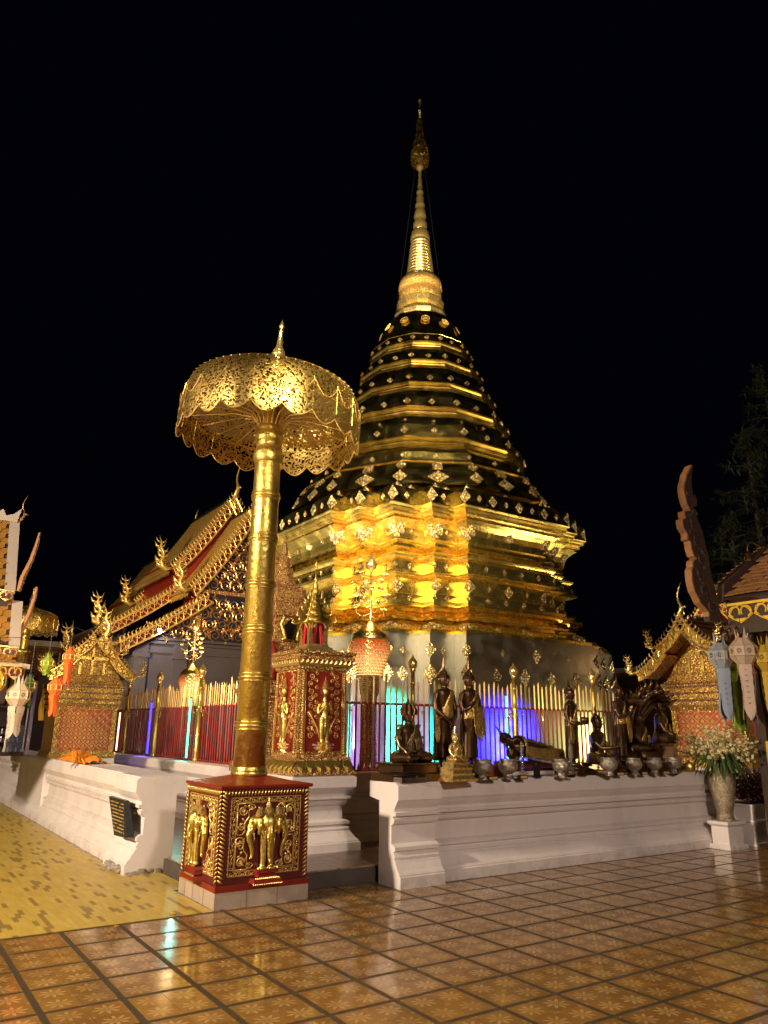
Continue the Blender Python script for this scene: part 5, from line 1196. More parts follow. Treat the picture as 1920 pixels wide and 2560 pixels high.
# ---------------------------------------------------------------- lotus lamps
def lotus_lamp(label, loc):
    t = thing('lotus_lamp', label, 'lamp', loc, group='gold lotus lamps inside the fence')
    MB().lathe([(-2.285 if 0 else -1.9, .22), (-1.7, .22), (-1.6, .16), (-.9, .13), (-.35, .13), (-.30, .16), (-.06, .18), (-.04, .23), (0, .22)], 8).build('stand', 'relief_gold_red', t)
    MB().lathe([(.0, .20), (.06, .215), (.20, .25), (.36, .315), (.44, .325), (.50, .31), (.53, .27)], 20).build('globe', 'lantern_glow', t, smooth=True)
    fg = MB(); 
    for r_ in range(11):
        z = .01+r_*.048; R_ = [.215, .225, .24, .255, .275, .297, .318, .332, .338, .335, .325][r_]; n = 22
        for j in range(n):
            a = 2*pi*(j+.5*(r_ % 2))/n; q = [(R_*cos(a+x), R_*sin(a+x), z+y) for x, y in ((-.14, .0), (-.11, .022), (0, .042), (.11, .022), (.14, 0))]
            fg.tube(q, .0075, 4); fg.sph((1.0*R_*cos(a), 1.0*R_*sin(a), z+.012), .0125, 5, 4)
    fg.build('filigree_shell', 'gold_bright', t)
    MB().lathe([(.54, .24), (.56, .30), (.60, .305), (.63, .28), (.66, .285), (.70, .24), (.78, .16), (.86, .06), (.90, .02)], 24).build('lid', 'filigree', t, smooth='auto')
    mb = MB(); mb.lathe([(.88, .03), (.92, .022), (1.72, .02), (1.73, .035), (1.75, .03)], 12); s_ = mb.build('stem', 'gold_bright', t, smooth='auto')
    MB().lathe([(1.75, .03), (1.79, .085), (1.84, .10), (1.90, .088), (1.98, .035), (2.06, .004)], 20).build('onion_finial', 'gold_bright', s_, smooth=True)
    random.seed(9)
    for k in range(14):
        a = k*2.4; z = .98+.046*k; L = .18+.16*random.random(); mb = MB()
        pts = [(0, 0, z), (L*.5*cos(a), L*.5*sin(a), z-.06), (L*cos(a), L*sin(a), z+.0), (L*1.05*cos(a), L*1.05*sin(a), z+.09)]
        mb.tube(pts, [.008, .007, .006, .006], 5)
        c = Vector(pts[-1])
        for q in range(7):
            b = q*.9; w = .045
            mb.tube([c, c+Vector((w*cos(b), w*sin(b), .03)), c+Vector((w*1.1*cos(b), w*1.1*sin(b), .08))], [.012, .018, .002], 5)
        mb.sph(c+Vector((0, 0, .04)), .024, 6, 5); mb.build('lotus_branch', 'gold_bright', t, smooth=True)
    ld = bpy.data.lights.new('lamp_light', 'POINT'); lo_ = bpy.data.objects.new('lamp_light', ld); COL.objects.link(lo_); lo_.parent = t; lo_.location = (0, 0, 1.2); ld.energy = 12; ld.color = (1, .62, .28); ld.shadow_soft_size = .1
    return t
ll = lotus_lamp('glowing gold filigree lotus lamp with metal flowers before the bright corner of the chedi', (6.70, 10.3, 2.45))
again(ll, (6.0, 16.65, 2.25), 1.0, 'gold lotus lamp with metal flowers standing behind the left fence', .86)
again(ll, (15.2, 9.6, 2.2), 2.0, 'gold lotus lamp rising beside the right porch gable', .9)

# ---------------------------------------------------------------- coloured tube lamps by the fence
def tube_lamp(label, x, y, z0, z1, m, pw, col, face, spread=None):
    t = thing('tube_lamp', label, 'tube lamp', (x, y, z0), 0, 'upright coloured tube lamps by the fence')
    L = z1-z0; MB().lathe([(.03, .017), (L-.03, .017)], 12).build('tube', m, t, smooth='auto'); 
    mb = MB(); mb.lathe([(0, .02), (.03, .02)], 10); mb.lathe([(L-.03, .02), (L, .02)], 10); mb.build('end_cap', 'dark_metal', t)
    if pw: lamp('tube_light', 'AREA', (x+face[0]*.03, y+face[1]*.03, (z0+z1)/2), (x+face[0], y+face[1], (z0+z1)/2+face[2]), pw, col, .05, sizey=L)
tube_lamp('blue upright tube lamp on the left fence', 4.88, 15.78, 1.05, 2.12, 'tube_blue', 14, (.1, .1, 1), (-1, 0, 0))
tube_lamp('cyan upright tube lamp on the left fence nearer the umbrella pole', 4.88, 13.48, 1.05, 2.14, 'tube_cyan', 9, (.2, 1, .85), (-1, 0, 0))
tube_lamp('white upright tube lamp at the far end of the left fence', 4.90, 18.15, 1.05, 1.95, 'tube_white', 8, (1, .8, .6), (-1, 0, 0))
tube_lamp('cyan upright tube lamp behind the right fence beside a gold post', 9.62, 10.2, 1.05, 2.25, 'tube_cyan', 0, (.2, 1, .85), (0, 1, 0))
tube_lamp('violet upright tube lamp behind the fence next to the corner pillar', 6.62, 10.6, .9, 2.0, 'tube_violet', 0, (.3, .2, 1), (0, 1, 0))
for nm, loc, tgt, pw, col, sy in (('wash_cyan', (9.1, 9.85, 2.0), (8.2, 11.6, 1.0), 170, (.02, 1.0, .55), 1.2), ('wash_blue', (11.7, 9.78, 1.3), (10.6, 11.2, 1.1), 150, (.008, .008, 1.0), 1.2),
                                 ('wash_violet', (7.0, 9.8, 1.3), (7.6, 11.5, 1.3), 40, (.45, .25, 1.0), 1.0), ('wash_warm', (5.75, 10.9, .7), (7.9, 12.8, 1.3), 9, (1, .62, .25), 1.0), ('wash_end', (14.2, 9.78, 1.4), (13.2, 11.2, 1.4), 10, (.9, .9, .3), 1.0),
                                 ('wash_left', (5.6, 13.5, .6), (6.6, 14.5, 1.2), 170, (1, .6, .32), 1.0)):
    l_ = lamp(nm, 'AREA', loc, tgt, pw, col, .4, sizey=sy); l_.data.spread = radians(50 if nm in ('wash_cyan', 'wash_blue') else 70)
lamp('fence_lamp_left', 'SPOT', (3.6, 9.6, 2.3), (5.0, 15.5, 1.8), 260, (1, .6, .35), .1, 80, .7)
# ---------------------------------------------------------------- statues
def elo(mb, secs, seg=20, cap=True, P=lambda x, y, z: (x, y, z)):
    """loft of ellipses (z, rx, ry, cx, cy)"""
    mb.rings([[P(s[3]+s[1]*cos(2*pi*j/seg), s[4]+s[2]*sin(2*pi*j/seg), s[0]) for j in range(seg)] for s in [tuple(q)+(0,)*(5-len(q)) for q in secs]], cap)
def hand(mb, p, d, s=1.0, up=(0, 0, 1), curl=.25):
    """palm and five fingers from wrist p along d"""
    p, d, up = Vector(p), Vector(d).normalized(), Vector(up); side = d.cross(up).normalized(); n = side.cross(d)
    mb.tube([p-d*.01*s, p+d*.025*s, p+d*.055*s], [.017*s, .024*s, .022*s], 8, sq=.55)
    for i, L in enumerate((.046, .054, .05, .038)):
        b = p+d*.05*s+side*(i-1.5)*.0125*s; mb.tube([b, b+d*L*.5*s-n*curl*.012*s, b+d*L*.95*s-n*curl*.05*s], [.0068*s, .0062*s, .005*s], 6)
    b = p+d*.015*s-side*.022*s; mb.tube([b, b+d*.02*s-side*.016*s, b+d*.042*s-side*.018*s], [.008*s, .007*s, .0055*s], 6)
def head(mb, c, s=1.0):
    """face looks to local -y. c: chin level centre"""
    x, y, z = c
    elo(mb, [(z-.035*s, .034*s, .036*s, x, y+.012*s), (z, .040*s, .042*s, x, y+.004*s), (z+.02*s, .056*s, .060*s, x, y), (z+.055*s, .066*s, .070*s, x, y+.004*s), (z+.09*s, .068*s, .074*s, x, y+.008*s), (z+.125*s, .058*s, .066*s, x, y+.010*s), (z+.15*s, .030*s, .036*s, x, y+.01*s)], 18)
    mb.tube([(x, y-.062*s, z+.085*s), (x, y-.075*s, z+.062*s), (x, y-.080*s, z+.050*s), (x, y-.062*s, z+.044*s)], [.006*s, .009*s, .013*s, .005*s], 8)
    for sx in (-1, 1):
        mb.tube([(x+sx*.010*s, y-.068*s, z+.087*s), (x+sx*.030*s, y-.066*s, z+.096*s), (x+sx*.052*s, y-.045*s, z+.086*s)], [.004*s, .005*s, .003*s], 5)
        mb.tube([(x+sx*.014*s, y-.064*s, z+.072*s), (x+sx*.028*s, y-.062*s, z+.070*s), (x+sx*.044*s, y-.050*s, z+.074*s)], [.004*s, .0065*s, .003*s], 5)
        mb.tube([(x+sx*.068*s, y+.01*s, z+.085*s), (x+sx*.075*s, y+.012*s, z+.055*s), (x+sx*.068*s, y+.01*s, z+.005*s)], [.013*s, .012*s, .008*s], 6, sq=1.4)
    mb.tube([(x-.022*s, y-.058*s, z+.032*s), (x, y-.068*s, z+.029*s), (x+.022*s, y-.058*s, z+.032*s)], [.003*s, .0075*s, .003*s], 6)
    mb.sph((x, y-.050*s, z+.012*s), .017*s, 8, 6)
def hair(par, c, s=1.0, flame_h=.15, m='bronze'):
    x, y, z = c; mb = MB()
    mb.lathe([(z+.085*s, .072*s), (z+.115*s, .069*s), (z+.14*s, .054*s), (z+.15*s, .040*s), (z+.17*s, .036*s), (z+.19*s, .022*s), (z+.195*s, .018*s)], 16, (x, y+.014*s))
    for k in range(6):
        zz = z+.09*s+k*.016*s; R = (.074, .072, .066, .055, .044, .038)[k]*s; n = max(8, int(R/s*260))
        for j in range(n): a = 2*pi*(j+.5*(k % 2))/n; mb.sph((x+R*cos(a), y+.014*s+R*sin(a), zz), .0085*s, 5, 4)
    o = mb.build('hair', m, par)
    f = MB(); f.lathe([(z+.185*s, .018*s), (z+.20*s, .022*s), (z+.22*s, .017*s), (z+(.20+flame_h*.6)*s, .008*s), (z+(.20+flame_h)*s, .001)], 8, (x, y+.014*s)); f.build('flame_finial', m, o)
def sash(par, secs, m='robe_gilt', side=-1, z0=.62, z1=.95, hang=None, name='gilt_robe'):
    """robe over one shoulder: follows the body's ellipses, its free edge slants from the waist to the shoulder"""
    mb = MB(); secs = [tuple(q)+(0,)*(5-len(q)) for q in secs]
    def ell(z):
        for a, b in zip(secs, secs[1:]):
            if a[0] <= z <= b[0]: t = (z-a[0])/(b[0]-a[0]); return [a[i]*(1-t)+b[i]*t for i in range(1, 5)]
        return list(secs[-1][1:])
    rs = []
    for i in range(9):
        z = z0+(z1-z0)*i/8; rx, ry, cx, cy = ell(z); t = i/8
        a0 = -pi/2-side*(-1.25+1.55*t) if side > 0 else -pi/2+(-1.25+1.55*t)
        a1 = (-pi/2-side*2.6) if side > 0 else -pi/2+2.6
        rs.append([(cx+(rx+.010+.004*sin(k*1.9+i))*cos(a0+(a1-a0)*k/14), cy+(ry+.012+.004*sin(k*1.9+i))*sin(a0+(a1-a0)*k/14), z) for k in range(15)])
    mb.rings(rs, cap=False, closed=False)
    o = mb.build(name, m, par, smooth=True, thick=.007)
    if hang:
        (x0, y0, zt), (w, L, tip) = hang; mb = MB(); rs = []
        for i in range(8):
            t = i/7; ww = w*(1-.15*t) if t < .7 else w*(1-.9*(t-.7)/.3*.9)
            rs.append([(x0+ww*(k/6-.5)+tip*t, y0-.012*sin(k*2.0+t*3)-.01*t, zt-L*t) for k in range(7)])
        mb.rings(rs, cap=False, closed=False); mb.build('robe_end', m, o, smooth=True, thick=.006)
def base_round(t, r, h, m='bronze'):
    MB().lathe([(0, r), (h*.18, r*1.02), (h*.24, r*.88), (h*.45, r*.80), (h*.55, r*.86), (h*.75, r*.98), (h*.9, r*.96), (h, r*.82)], 24).build('lotus_base', m, t, smooth='auto')
def standing(name_label, loc, H, pose, rz=0, robe='robe_gilt', bh=.14, hanging=None):
    t = thing('standing_statue', name_label, 'statue', loc, rz, 'bronze Buddha statues along the altar wall')
    s = (H-bh)/1.17; Z = lambda z: bh+z*s; mb = MB()
    base_round(t, .17, bh)
    for sx in (-1, 1):
        mb.tube([(sx*.045*s, .01, Z(.015)), (sx*.045*s, -.03*s, Z(.018)), (sx*.050*s, -.095*s, Z(.012))], [.03*s, .03*s, .018*s], 8); mb.tube([(sx*.045*s, .01, Z(.01)), (sx*.045*s, .01, Z(.16))], [.026*s, .03*s], 8)
    body = [(.10, .115, .075), (.105, .118, .078), (.25, .110, .074), (.40, .105, .076), (.50, .112, .082), (.56, .118, .086), (.62, .108, .080), (.70, .096, .070), (.78, .112, .078), (.84, .125, .084), (.88, .132, .078), (.905, .110, .060), (.925, .05, .042), (.95, .040, .040)]
    secs = [(Z(a), b*s, c*s, 0, 0) for a, b, c in body]; elo(mb, secs)
    # robe falling at the back, spread wide towards the hem
    elo(mb, [(Z(.07), .165*s, .022*s, 0, .045*s), (Z(.30), .15*s, .022*s, 0, .045*s), (Z(.55), .135*s, .022*s, 0, .045*s), (Z(.75), .11*s, .02*s, 0, .045*s)], 16)
    A = lambda pts, r: mb.tube([(x*s, y*s, Z(z)) for x, y, z in pts], [q*s for q in r], 10)
    sh_r, sh_l = (-.125, .0, .865), (.125, .0, .865)
    if pose == 'crossed':
        for sx in (-1, 1): A([(sx*.125, 0, .865), (sx*.16, .0, .76), (sx*.165, -.02, .66), (sx*.10, -.09, .58), (sx*.03, -.115, .53)], [.040, .036, .031, .026, .020]); hand(mb, (sx*.035*s, -.115*s, Z(.535)), (-sx*.5, -.15, -.85), s*1.15, (0, -1, 0), .1)
    elif pose == 'chest':
        A([(-.125, 0, .865), (-.165, .0, .76), (-.155, -.04, .655), (-.09, -.09, .70), (-.005, -.10, .77)], [.040, .036, .031, .026, .020]); hand(mb, (-.005*s, -.102*s, Z(.77)), (.6, -.05, .7), s*1.15, (0, -1, 0), .2)
        A([(.125, 0, .865), (.165, .0, .75), (.17, -.01, .62), (.165, -.03, .52)], [.040, .036, .030, .021]); hand(mb, (.165*s, -.03*s, Z(.52)), (0, -.1, -1), s*1.1, (0, -1, 0), .3)
    elif pose == 'bowl':
        for sx in (-1, 1): A([(sx*.125, 0, .865), (sx*.165, .01, .76), (sx*.16, -.02, .63), (sx*.12, -.10, .60), (sx*.06, -.16, .60)], [.040, .036, .031, .026, .020]); hand(mb, (sx*.06*s, -.16*s, Z(.60)), (-sx*.6, -.8, .1), s*1.1, (0, 0, 1), .4)
        MB().lathe([(Z(.595), .03*s), (Z(.61), .06*s), (Z(.65), .072*s), (Z(.69), .066*s), (Z(.695), .05*s)], 16, (0, -.21*s)).build('alms_bowl', 'bronze', t, smooth=True)
    elif pose == 'palms':
        for sx in (-1, 1): A([(sx*.125, 0, .865), (sx*.165, .0, .76), (sx*.155, -.04, .66), (sx*.09, -.12, .68), (sx*.025, -.17, .73)], [.040, .036, .031, .026, .019]); hand(mb, (sx*.022*s, -.17*s, Z(.73)), (-sx*.1, -.3, 1), s*1.1, (-sx, 0, 0), .0)
    hc = (0, -.005*s, Z(.955)); head(mb, hc, s)
    b = mb.build('figure', 'bronze', t, remesh=.0058*max(s, .9), fixn=True)
    hair(t, hc, s)
    hg = {'a': ((-.15*s, -.02, Z(.62)), (.09, .34*s, -.0)), 'b': ((.02*s, -.115*s, Z(.70)), (.20*s, .40*s, .03*s)), 'c': ((-.13*s, -.06*s, Z(.60)), (.15*s, .28*s, -.02))}.get(hanging)
    sash(t, secs, robe, -1, Z(.56), Z(.90), hg)
    return t
def seated(label, loc, H, bh, rz=0, pose='touch', crown=False, m='bronze', robe='robe_gilt', sq=True, w=1.0, extra=None):
    """H: full height; bh: height of the base"""
    t = thing('seated_statue', label, 'statue', loc, rz, 'bronze Buddha statues along the altar wall' if m == 'bronze' else None)
    s = (H-bh)/.68; Z = lambda z: bh+z*s; mb = MB()
    if sq:
        b = MB(); a = .30*s*w
        b.frus(0, 0, 0, bh*.40, a, a*.72, a, a*.72); b.frus(0, 0, bh*.40, bh*.48, a*1.02, a*.74, a*.9, a*.64); b.frus(0, 0, bh*.48, bh*.9, a*.84, a*.58, a*.80, a*.55); b.frus(0, 0, bh*.9, bh, a*.9, a*.62, a*.92, a*.64); b.build('base', 'bronze' if m == 'bronze' else m, t)
    else:
        b = MB(); n = 7
        for k in range(n):
            f = k/n; a = .40*s*w*(1-.45*f)*(1.0 if k % 2 == 0 else .90); b.frus(0, 0, bh*f, bh*(k+1)/n, a, a*.72, a*.96, a*.68)
            for q in range(14):
                if k % 2 == 0: b.sph((-a+2*a*(q+.5)/14, -a*.72, bh*(f+.07)), .012, 5, 4)
        b.build('tiered_base', m, t)
    for sx in (-1, 1):      # folded legs
        mb.tube([(sx*.07*s, .06*s, Z(.055)), (sx*.20*s, .0, Z(.055)), (sx*.245*s, -.08*s, Z(.05)), (sx*.17*s, -.15*s, Z(.055)), (sx*.03*s, -.16*s, Z(.06))], [.085*s, .07*s, .062*s, .05*s, .035*s], 10)
    mb.tube([(-.02*s, -.17*s, Z(.085)), (.07*s, -.165*s, Z(.09)), (.14*s, -.15*s, Z(.085))], [.022*s, .026*s, .016*s], 8)
    secs = [(Z(z), a*s, b*s, 0, c*s) for z, a, b, c in ((.0, .15, .12, .03), (.06, .14, .11, .03), (.12, .105, .085, .03), (.20, .100, .075, .02), (.28, .122, .082, .015), (.335, .138, .082, .015), (.375, .125, .066, .015), (.40, .06, .048, .01), (.425, .04, .040, .005))]
    elo(mb, secs)
    A = lambda pts, r: mb.tube([(x*s, y*s, Z(z)) for x, y, z in pts], [q*s for q in r], 10)
    if pose == 'touch':
        A([(-.13, .01, .345), (-.175, .0, .25), (-.18, -.05, .17), (-.175, -.13, .125), (-.175, -.16, .10)], [.042, .037, .031, .024, .018]); hand(mb, (-.175*s, -.16*s, Z(.10)), (0, -.35, -1), s*1.15, (0, -1, .3), .1)
        A([(.13, .01, .345), (.18, .01, .24), (.16, -.04, .155), (.08, -.12, .13), (.03, -.14, .125)], [.042, .037, .031, .024, .018]); hand(mb, (.03*s, -.14*s, Z(.125)), (-1, -.15, 0), s*1.15, (0, 0, 1), .1)
    elif pose == 'offer':
        for sx in (-1, 1): A([(sx*.13, .01, .345), (sx*.175, -.02, .25), (sx*.15, -.09, .18), (sx*.09, -.20, .19), (sx*.06, -.24, .20)], [.042, .037, .031, .024, .018]); hand(mb, (sx*.06*s, -.24*s, Z(.20)), (-sx*.3, -1, .1), s*1.15, (0, 0, 1), .3)
    else:
        for sx in (-1, 1): A([(sx*.13, .01, .345), (sx*.18, .0, .24), (sx*.15, -.05, .15), (sx*.07, -.13, .12), (sx*.03, -.15, .12)], [.042, .037, .031, .024, .018]); hand(mb, (sx*.035*s, -.15*s, Z(.12)), (-sx, -.2, 0), s*1.1, (0, 0, 1), .1)
    hc = (0, -.0, Z(.435)); head(mb, hc, s*.95)
    mb.build('figure', m, t, remesh=.0058*max(s, .8), fixn=True)
    if crown:
        cr = MB(); x, y, z = hc
        cr.lathe([(z+.075*s, .07*s), (z+.09*s, .078*s), (z+.115*s, .074*s), (z+.12*s, .062*s), (z+.15*s, .058*s), (z+.155*s, .044*s), (z+.18*s, .040*s), (z+.185*s, .028*s), (z+.24*s, .010*s), (z+.27*s, .001)], 16, (x, y+.01))
        for k, (R, zz, L) in enumerate(((.078, .10, .075), (.062, .14, .06), (.045, .17, .05))):
            for j in range(9): a = 2*pi*j/9; cr.tube([(x+R*s*cos(a), y+.01+R*s*sin(a), z+zz*s-.02), (x+R*1.15*s*cos(a), y+.01+R*1.15*s*sin(a), z+(zz+L*.5)*s), (x+R*1.02*s*cos(a), y+.01+R*1.02*s*sin(a), z+(zz+L)*s)], [.018*s, .013*s, .001], 5)
        for sx in (-1, 1): cr.tube([(sx*.078*s, y+.01, z+.10*s), (sx*.10*s, y+.01, z+.06*s), (sx*.085*s, y, z-.0*s)], [.014*s, .013*s, .004*s], 6)
        cr.build('crown', m, t)
        ep_ = MB()
        for sx in (-1, 1): ep_.tube([(sx*.10*s, .0, Z(.38)), (sx*.15*s, .0, Z(.385)), (sx*.19*s, .0, Z(.41))], [.03*s, .03*s, .003], 6); ep_.tube([(sx*.172*s, .0, Z(.28)), (sx*.176*s, 0, Z(.25))], [.046*s, .046*s], 10)
        ep_.build('armlet', 'robe_dark', t)
    else: hair(t, hc, s*.95, .16, m)
    sash(t, secs, robe, -1, Z(.10), Z(.385), ((.06*s, -.10*s, Z(.25)), (.12*s, .17*s, .0)) if m == 'bronze' else None)
    return t
zt = 1.045
seated('dark bronze crowned Buddha seated on a square base at the altar wall end', (5.30, 7.28, zt), .90, .20, .15, crown=True, robe='robe_dark', w=1.15)
standing('standing bronze Buddha with hands crossed low in front, left of the two tall ones', (5.90, 7.36, zt), 1.31, 'crossed', .1, hanging='a')
standing('standing bronze Buddha with right hand raised to the chest under a gilt robe end', (6.24, 7.28, zt), 1.31, 'chest', .12, hanging='b')
seated('small shiny gold seated Buddha on a stepped pedestal in front of two standing ones', (5.77, 7.00, zt), .57, .21, .1, m='gold_bright', robe='gold_bright', sq=False)
standing('standing bronze Buddha holding an alms bowl with a gilt cloth at the waist', (8.02, 7.24, zt), 1.19, 'bowl', .35, hanging='c', bh=.12)
seated('small seated bronze Buddha holding out offerings between two standing ones', (8.56, 7.25, zt), .87, .16, .35, pose='offer', w=.9)
standing('standing bronze Buddha with raised palms just left of the naga hooded statue', (9.02, 7.22, zt), 1.26, 'palms', .35, hanging='b')
nb_ = seated('seated bronze Buddha sheltered by a hood of seven naga heads', (9.58, 7.30, zt), .92, .30, .2, pose='meditate', w=.95)
seated('seated bronze Buddha on a tall base, the last statue before the orchids', (10.02, 7.25, zt), 1.15, .42, .5, pose='touch', w=.9)
for k in range(7):
    a = (k-3)*.42; mb = MB(); R = .36+.06*(3-abs(k-3))/3
    p = [(sin(a)*.10, .16, .35), (sin(a)*.22, .18, .62), (sin(a)*.30, .12, .78+.05*cos(a)), (sin(a)*(R+.02), -.02, .86+R*.45*cos(a)+.06), (sin(a)*(R+.06), -.16, .90+R*.50*cos(a)+.05), (sin(a)*(R+.10), -.30, .90+R*.45*cos(a)+.04), (sin(a)*(R+.12), -.40, .92+R*.42*cos(a)+.09)]
    mb.tube(p, [.045, .055, .062, .052, .042, .036, .008], 8, sq=.8)
    c = Vector(p[4]); mb.tube([c, c+Vector((0, -.07, .10)), c+Vector((0, -.05, .20))], [.03, .022, .002], 6); mb.tube([c+Vector((0, 0, -.03)), c+Vector((0, -.10, -.05)), c+Vector((0, -.17, -.02))], [.03, .02, .002], 6)
    for q in (1, 2, 3):
        c = Vector(p[q]); mb.tube([c, c+Vector((sin(a)*.07, .03, .05)), c+Vector((sin(a)*.10, .02, .12))], [.03, .02, .002], 5)
    mb.build('naga_hood', 'bronze', nb_, smooth=True)
# reclining Buddha
rb_ = thing('reclining_statue', 'reclining bronze Buddha under a brown gilt cloth on a dark bench', 'statue', (7.45, 7.50, zt), 0, 'bronze Buddha statues along the altar wall')
mb = MB(); mb.box(-.62, .68, -.15, .15, .11, .14); mb.box(-.60, .66, -.13, .13, .06, .09)
for x in (-.6, .64): mb.box(x-.02, x+.02, -.14, .14, 0, .11)
mb.build('bench', 'dark_red', rb_)
mb = MB(); mb.box(-.52, .62, -.12, .12, .141, .185); mb.build('couch', 'bronze', rb_)
mb = MB()
mb.tube([(-.30, 0, .36), (-.20, 0, .37), (.0, 0, .32), (.20, 0, .30), (.38, 0, .27), (.54, 0, .245), (.60, 0, .24)], [.05, .125, .105, .11, .085, .065, .05], 14)
mb.tube([(-.24, -.06, .42), (-.10, -.12, .40), (.06, -.12, .37), (.22, -.10, .36)], [.045, .038, .032, .022], 8); hand(mb, (.22, -.10, .36), (1, -.1, -.2), 1.0, (0, 0, 1), .1)
mb.tube([(-.28, -.03, .30), (-.38, -.08, .21), (-.44, -.06, .27), (-.42, -.04, .33)], [.045, .036, .028, .022], 8); hand(mb, (-.42, -.04, .33), (-.2, .1, 1), 1.0, (0, -1, 0), .1)
R_ = Matrix.Translation((-.33, 0, .40)) @ Matrix.Rotation(radians(-48), 4, 'Y')
hm = MB(R_); head(hm, (0, -.01, .0), 1.0); mb.add(hm.v, hm.f)
mb.tube([(.58, -.03, .24), (.62, -.03, .29)], [.04, .02], 8); mb.tube([(.58, .03, .24), (.62, .03, .30)], [.04, .02], 8)
mb.build('figure', 'bronze', rb_, remesh=.0065, fixn=True)
hm = MB(R_); hm.lathe([(.085, .074), (.12, .068), (.145, .05), (.17, .036), (.195, .018), (.23, .016), (.38, .002)], 14, (0, .012))
for k in range(5):
    for j in range(14): a = 2*pi*(j+.5*(k % 2))/14; R = (.076, .074, .067, .054, .040)[k]; hm.sph((R*cos(a), .012+R*sin(a), .09+k*.018), .009, 5, 4)
hm.build('hair', 'bronze', rb_)
cl = MB(); rs = []
for i in range(22):
    x = -.20+.80*i/21; zc = .37-.14*(i/21)+.012*sin(i*1.3); r = .125-.045*(i/21)+.006*sin(i*2.1)
    rs.append([(x+.012*sin(k*1.7+i), -(r+.015)*cos(pi*k/14)*(1.05), zc+(r+.012)*sin(pi*k/14)-(.12 if k in (0, 14) else .04 if k in (1, 13) else 0)) for k in range(15)])
cl.rings(rs, cap=False, closed=False); cl.build('cloth_cover', 'robe_gilt', rb_, smooth=True, thick=.006)
fr_ = MB()
for i in range(40): x = -.20+.80*i/39; z = .25-.13*(i/39); fr_.tube([(x, -.145+.03*i/39, z), (x, -.15+.03*i/39, z-.028)], [.004, .003], 4)
fr_.build('bead_fringe', 'silver', rb_)

# ---------------------------------------------------------------- bowls and small things on the altar
def bowl(label, x, y, s=1.0, rz=0):
    s *= .92
    t = thing('silver_bowl', label, 'bowl', (x, y, zt), rz, 'chased silver bowls in front of the statues', s)
    mb = MB(); mb.lathe([(0, .075), (.015, .075), (.02, .066), (.05, .056), (.065, .055), (.075, .07), (.085, .09), (.11, .112), (.145, .122), (.18, .120), (.205, .108), (.215, .100), (.225, .104), (.24, .106), (.243, .098), (.225, .092), (.15, .10)], 28, cap=False); mb.build('body', 'silver_chased', t, smooth='auto')
    MB().lathe([(.20, .0), (.20, .094)], 20, cap=False).build('dark_filling', 'black_stone', t)
    return t
b0 = bowl('chased silver bowl in front of the standing Buddha with raised hand', 6.20, 7.02, 1.04)
for (x, y, s, l) in ((6.62, 7.03, 1.05, 'chased silver bowl below the reclining Buddha\'s head'), (7.52, 7.0, 1.02, 'chased silver bowl at the feet of the reclining Buddha'), (8.42, 6.98, 1.06, 'chased silver bowl in front of the small seated Buddha with offerings'),
                     (8.96, 6.99, 1.0, 'chased silver bowl in front of the standing Buddha with raised palms'), (9.42, 7.0, 1.0, 'chased silver bowl in front of the naga hooded Buddha'), (9.86, 7.0, 1.0, 'last chased silver bowl of the row, nearest the orchids')):
    again(b0, (x, y, zt), random.random()*6, l, s*.92)
def crystal(label, x, y, h, group='cut glass ornaments on the altar wall'):
    t = thing('glass_ornament', label, 'glass ornament', (x, y, zt), 0, group); pr_ = [(0, .045), (.01, .045), (.02, .02)]
    z = .03
    while z < h-.06: pr_ += [(z, .012), (z+.012, .036*(1-.5*z/h)), (z+.024, .012)]; z += .034
    pr_ += [(h-.05, .01), (h-.03, .018), (h, .001)]
    MB().lathe(pr_, 12).build('glass_stack', 'clear_glass', t, smooth='auto'); MB().lathe([(0.001, .05), (.008, .05)], 12).build('foot', 'silver', t)
crystal('tall cut glass ornament in front of the reclining Buddha\'s chest', 6.93, 7.10, .44); crystal('slim cut glass ornament left of the Buddha with the alms bowl', 7.80, 7.08, .42)
def block(name, label, cat, x, y, sx, sy, sz, m, rz=0, tilt=0):
    t = thing(name, label, cat, (x, y, zt), rz); mb = MB(); mb.prism([(-sx/2, 0), (sx/2, 0), (sx/2, sz*.75), (sx/2-.008, sz), (-sx/2+.008, sz), (-sx/2, sz*.8)], lambda a, b, q: (a, q+tilt*b, b), -sy/2, sy/2); mb.build('slab', m, t)
    f = MB(); f.box(-sx/2+.012, sx/2-.012, -sy/2-.002, -sy/2, .008, sz-.01); f.build('face_plate', 'letter_gold' if m != 'dark_metal' else 'dark_metal', t); return t
block('name_block', 'small wooden name block before the second standing Buddha', 'name block', 6.30, 6.97, .15, .05, .045, 'old_wood')
block('name_block', 'small wooden name block beside the first silver bowl by the reclining Buddha', 'name block', 6.80, 6.97, .13, .05, .045, 'old_wood')
block('name_block', 'wooden name block in front of the small seated Buddha with offerings', 'name block', 8.62, 6.98, .15, .05, .045, 'old_wood')
block('name_block', 'wooden name block left of the naga hooded Buddha', 'name block', 9.14, 6.98, .13, .05, .04, 'old_wood')
block('name_block', 'low wooden name block beneath the naga hooded Buddha', 'name block', 9.62, 6.98, .16, .06, .04, 'old_wood')
block('name_block', 'dark leaning name block at the second bowl from the reclining Buddha', 'name block', 7.66, 6.97, .12, .04, .03, 'dark_metal')
am = thing('amulet_stand', 'small black arched stand under the bench of the reclining Buddha', 'stand', (7.18, 7.10, zt)); mb = MB(); mb.prism([(-.04, 0), (.04, 0), (.04, .13), (.028, .16), (0, .175), (-.028, .16), (-.04, .13)], lambda a, b, q: (a, q, b), -.02, .02); mb.build('arch', 'black_stone', am)
mb = MB(); mb.box(-.055, .055, -.035, .035, 0, .015); mb.build('foot', 'black_stone', am)
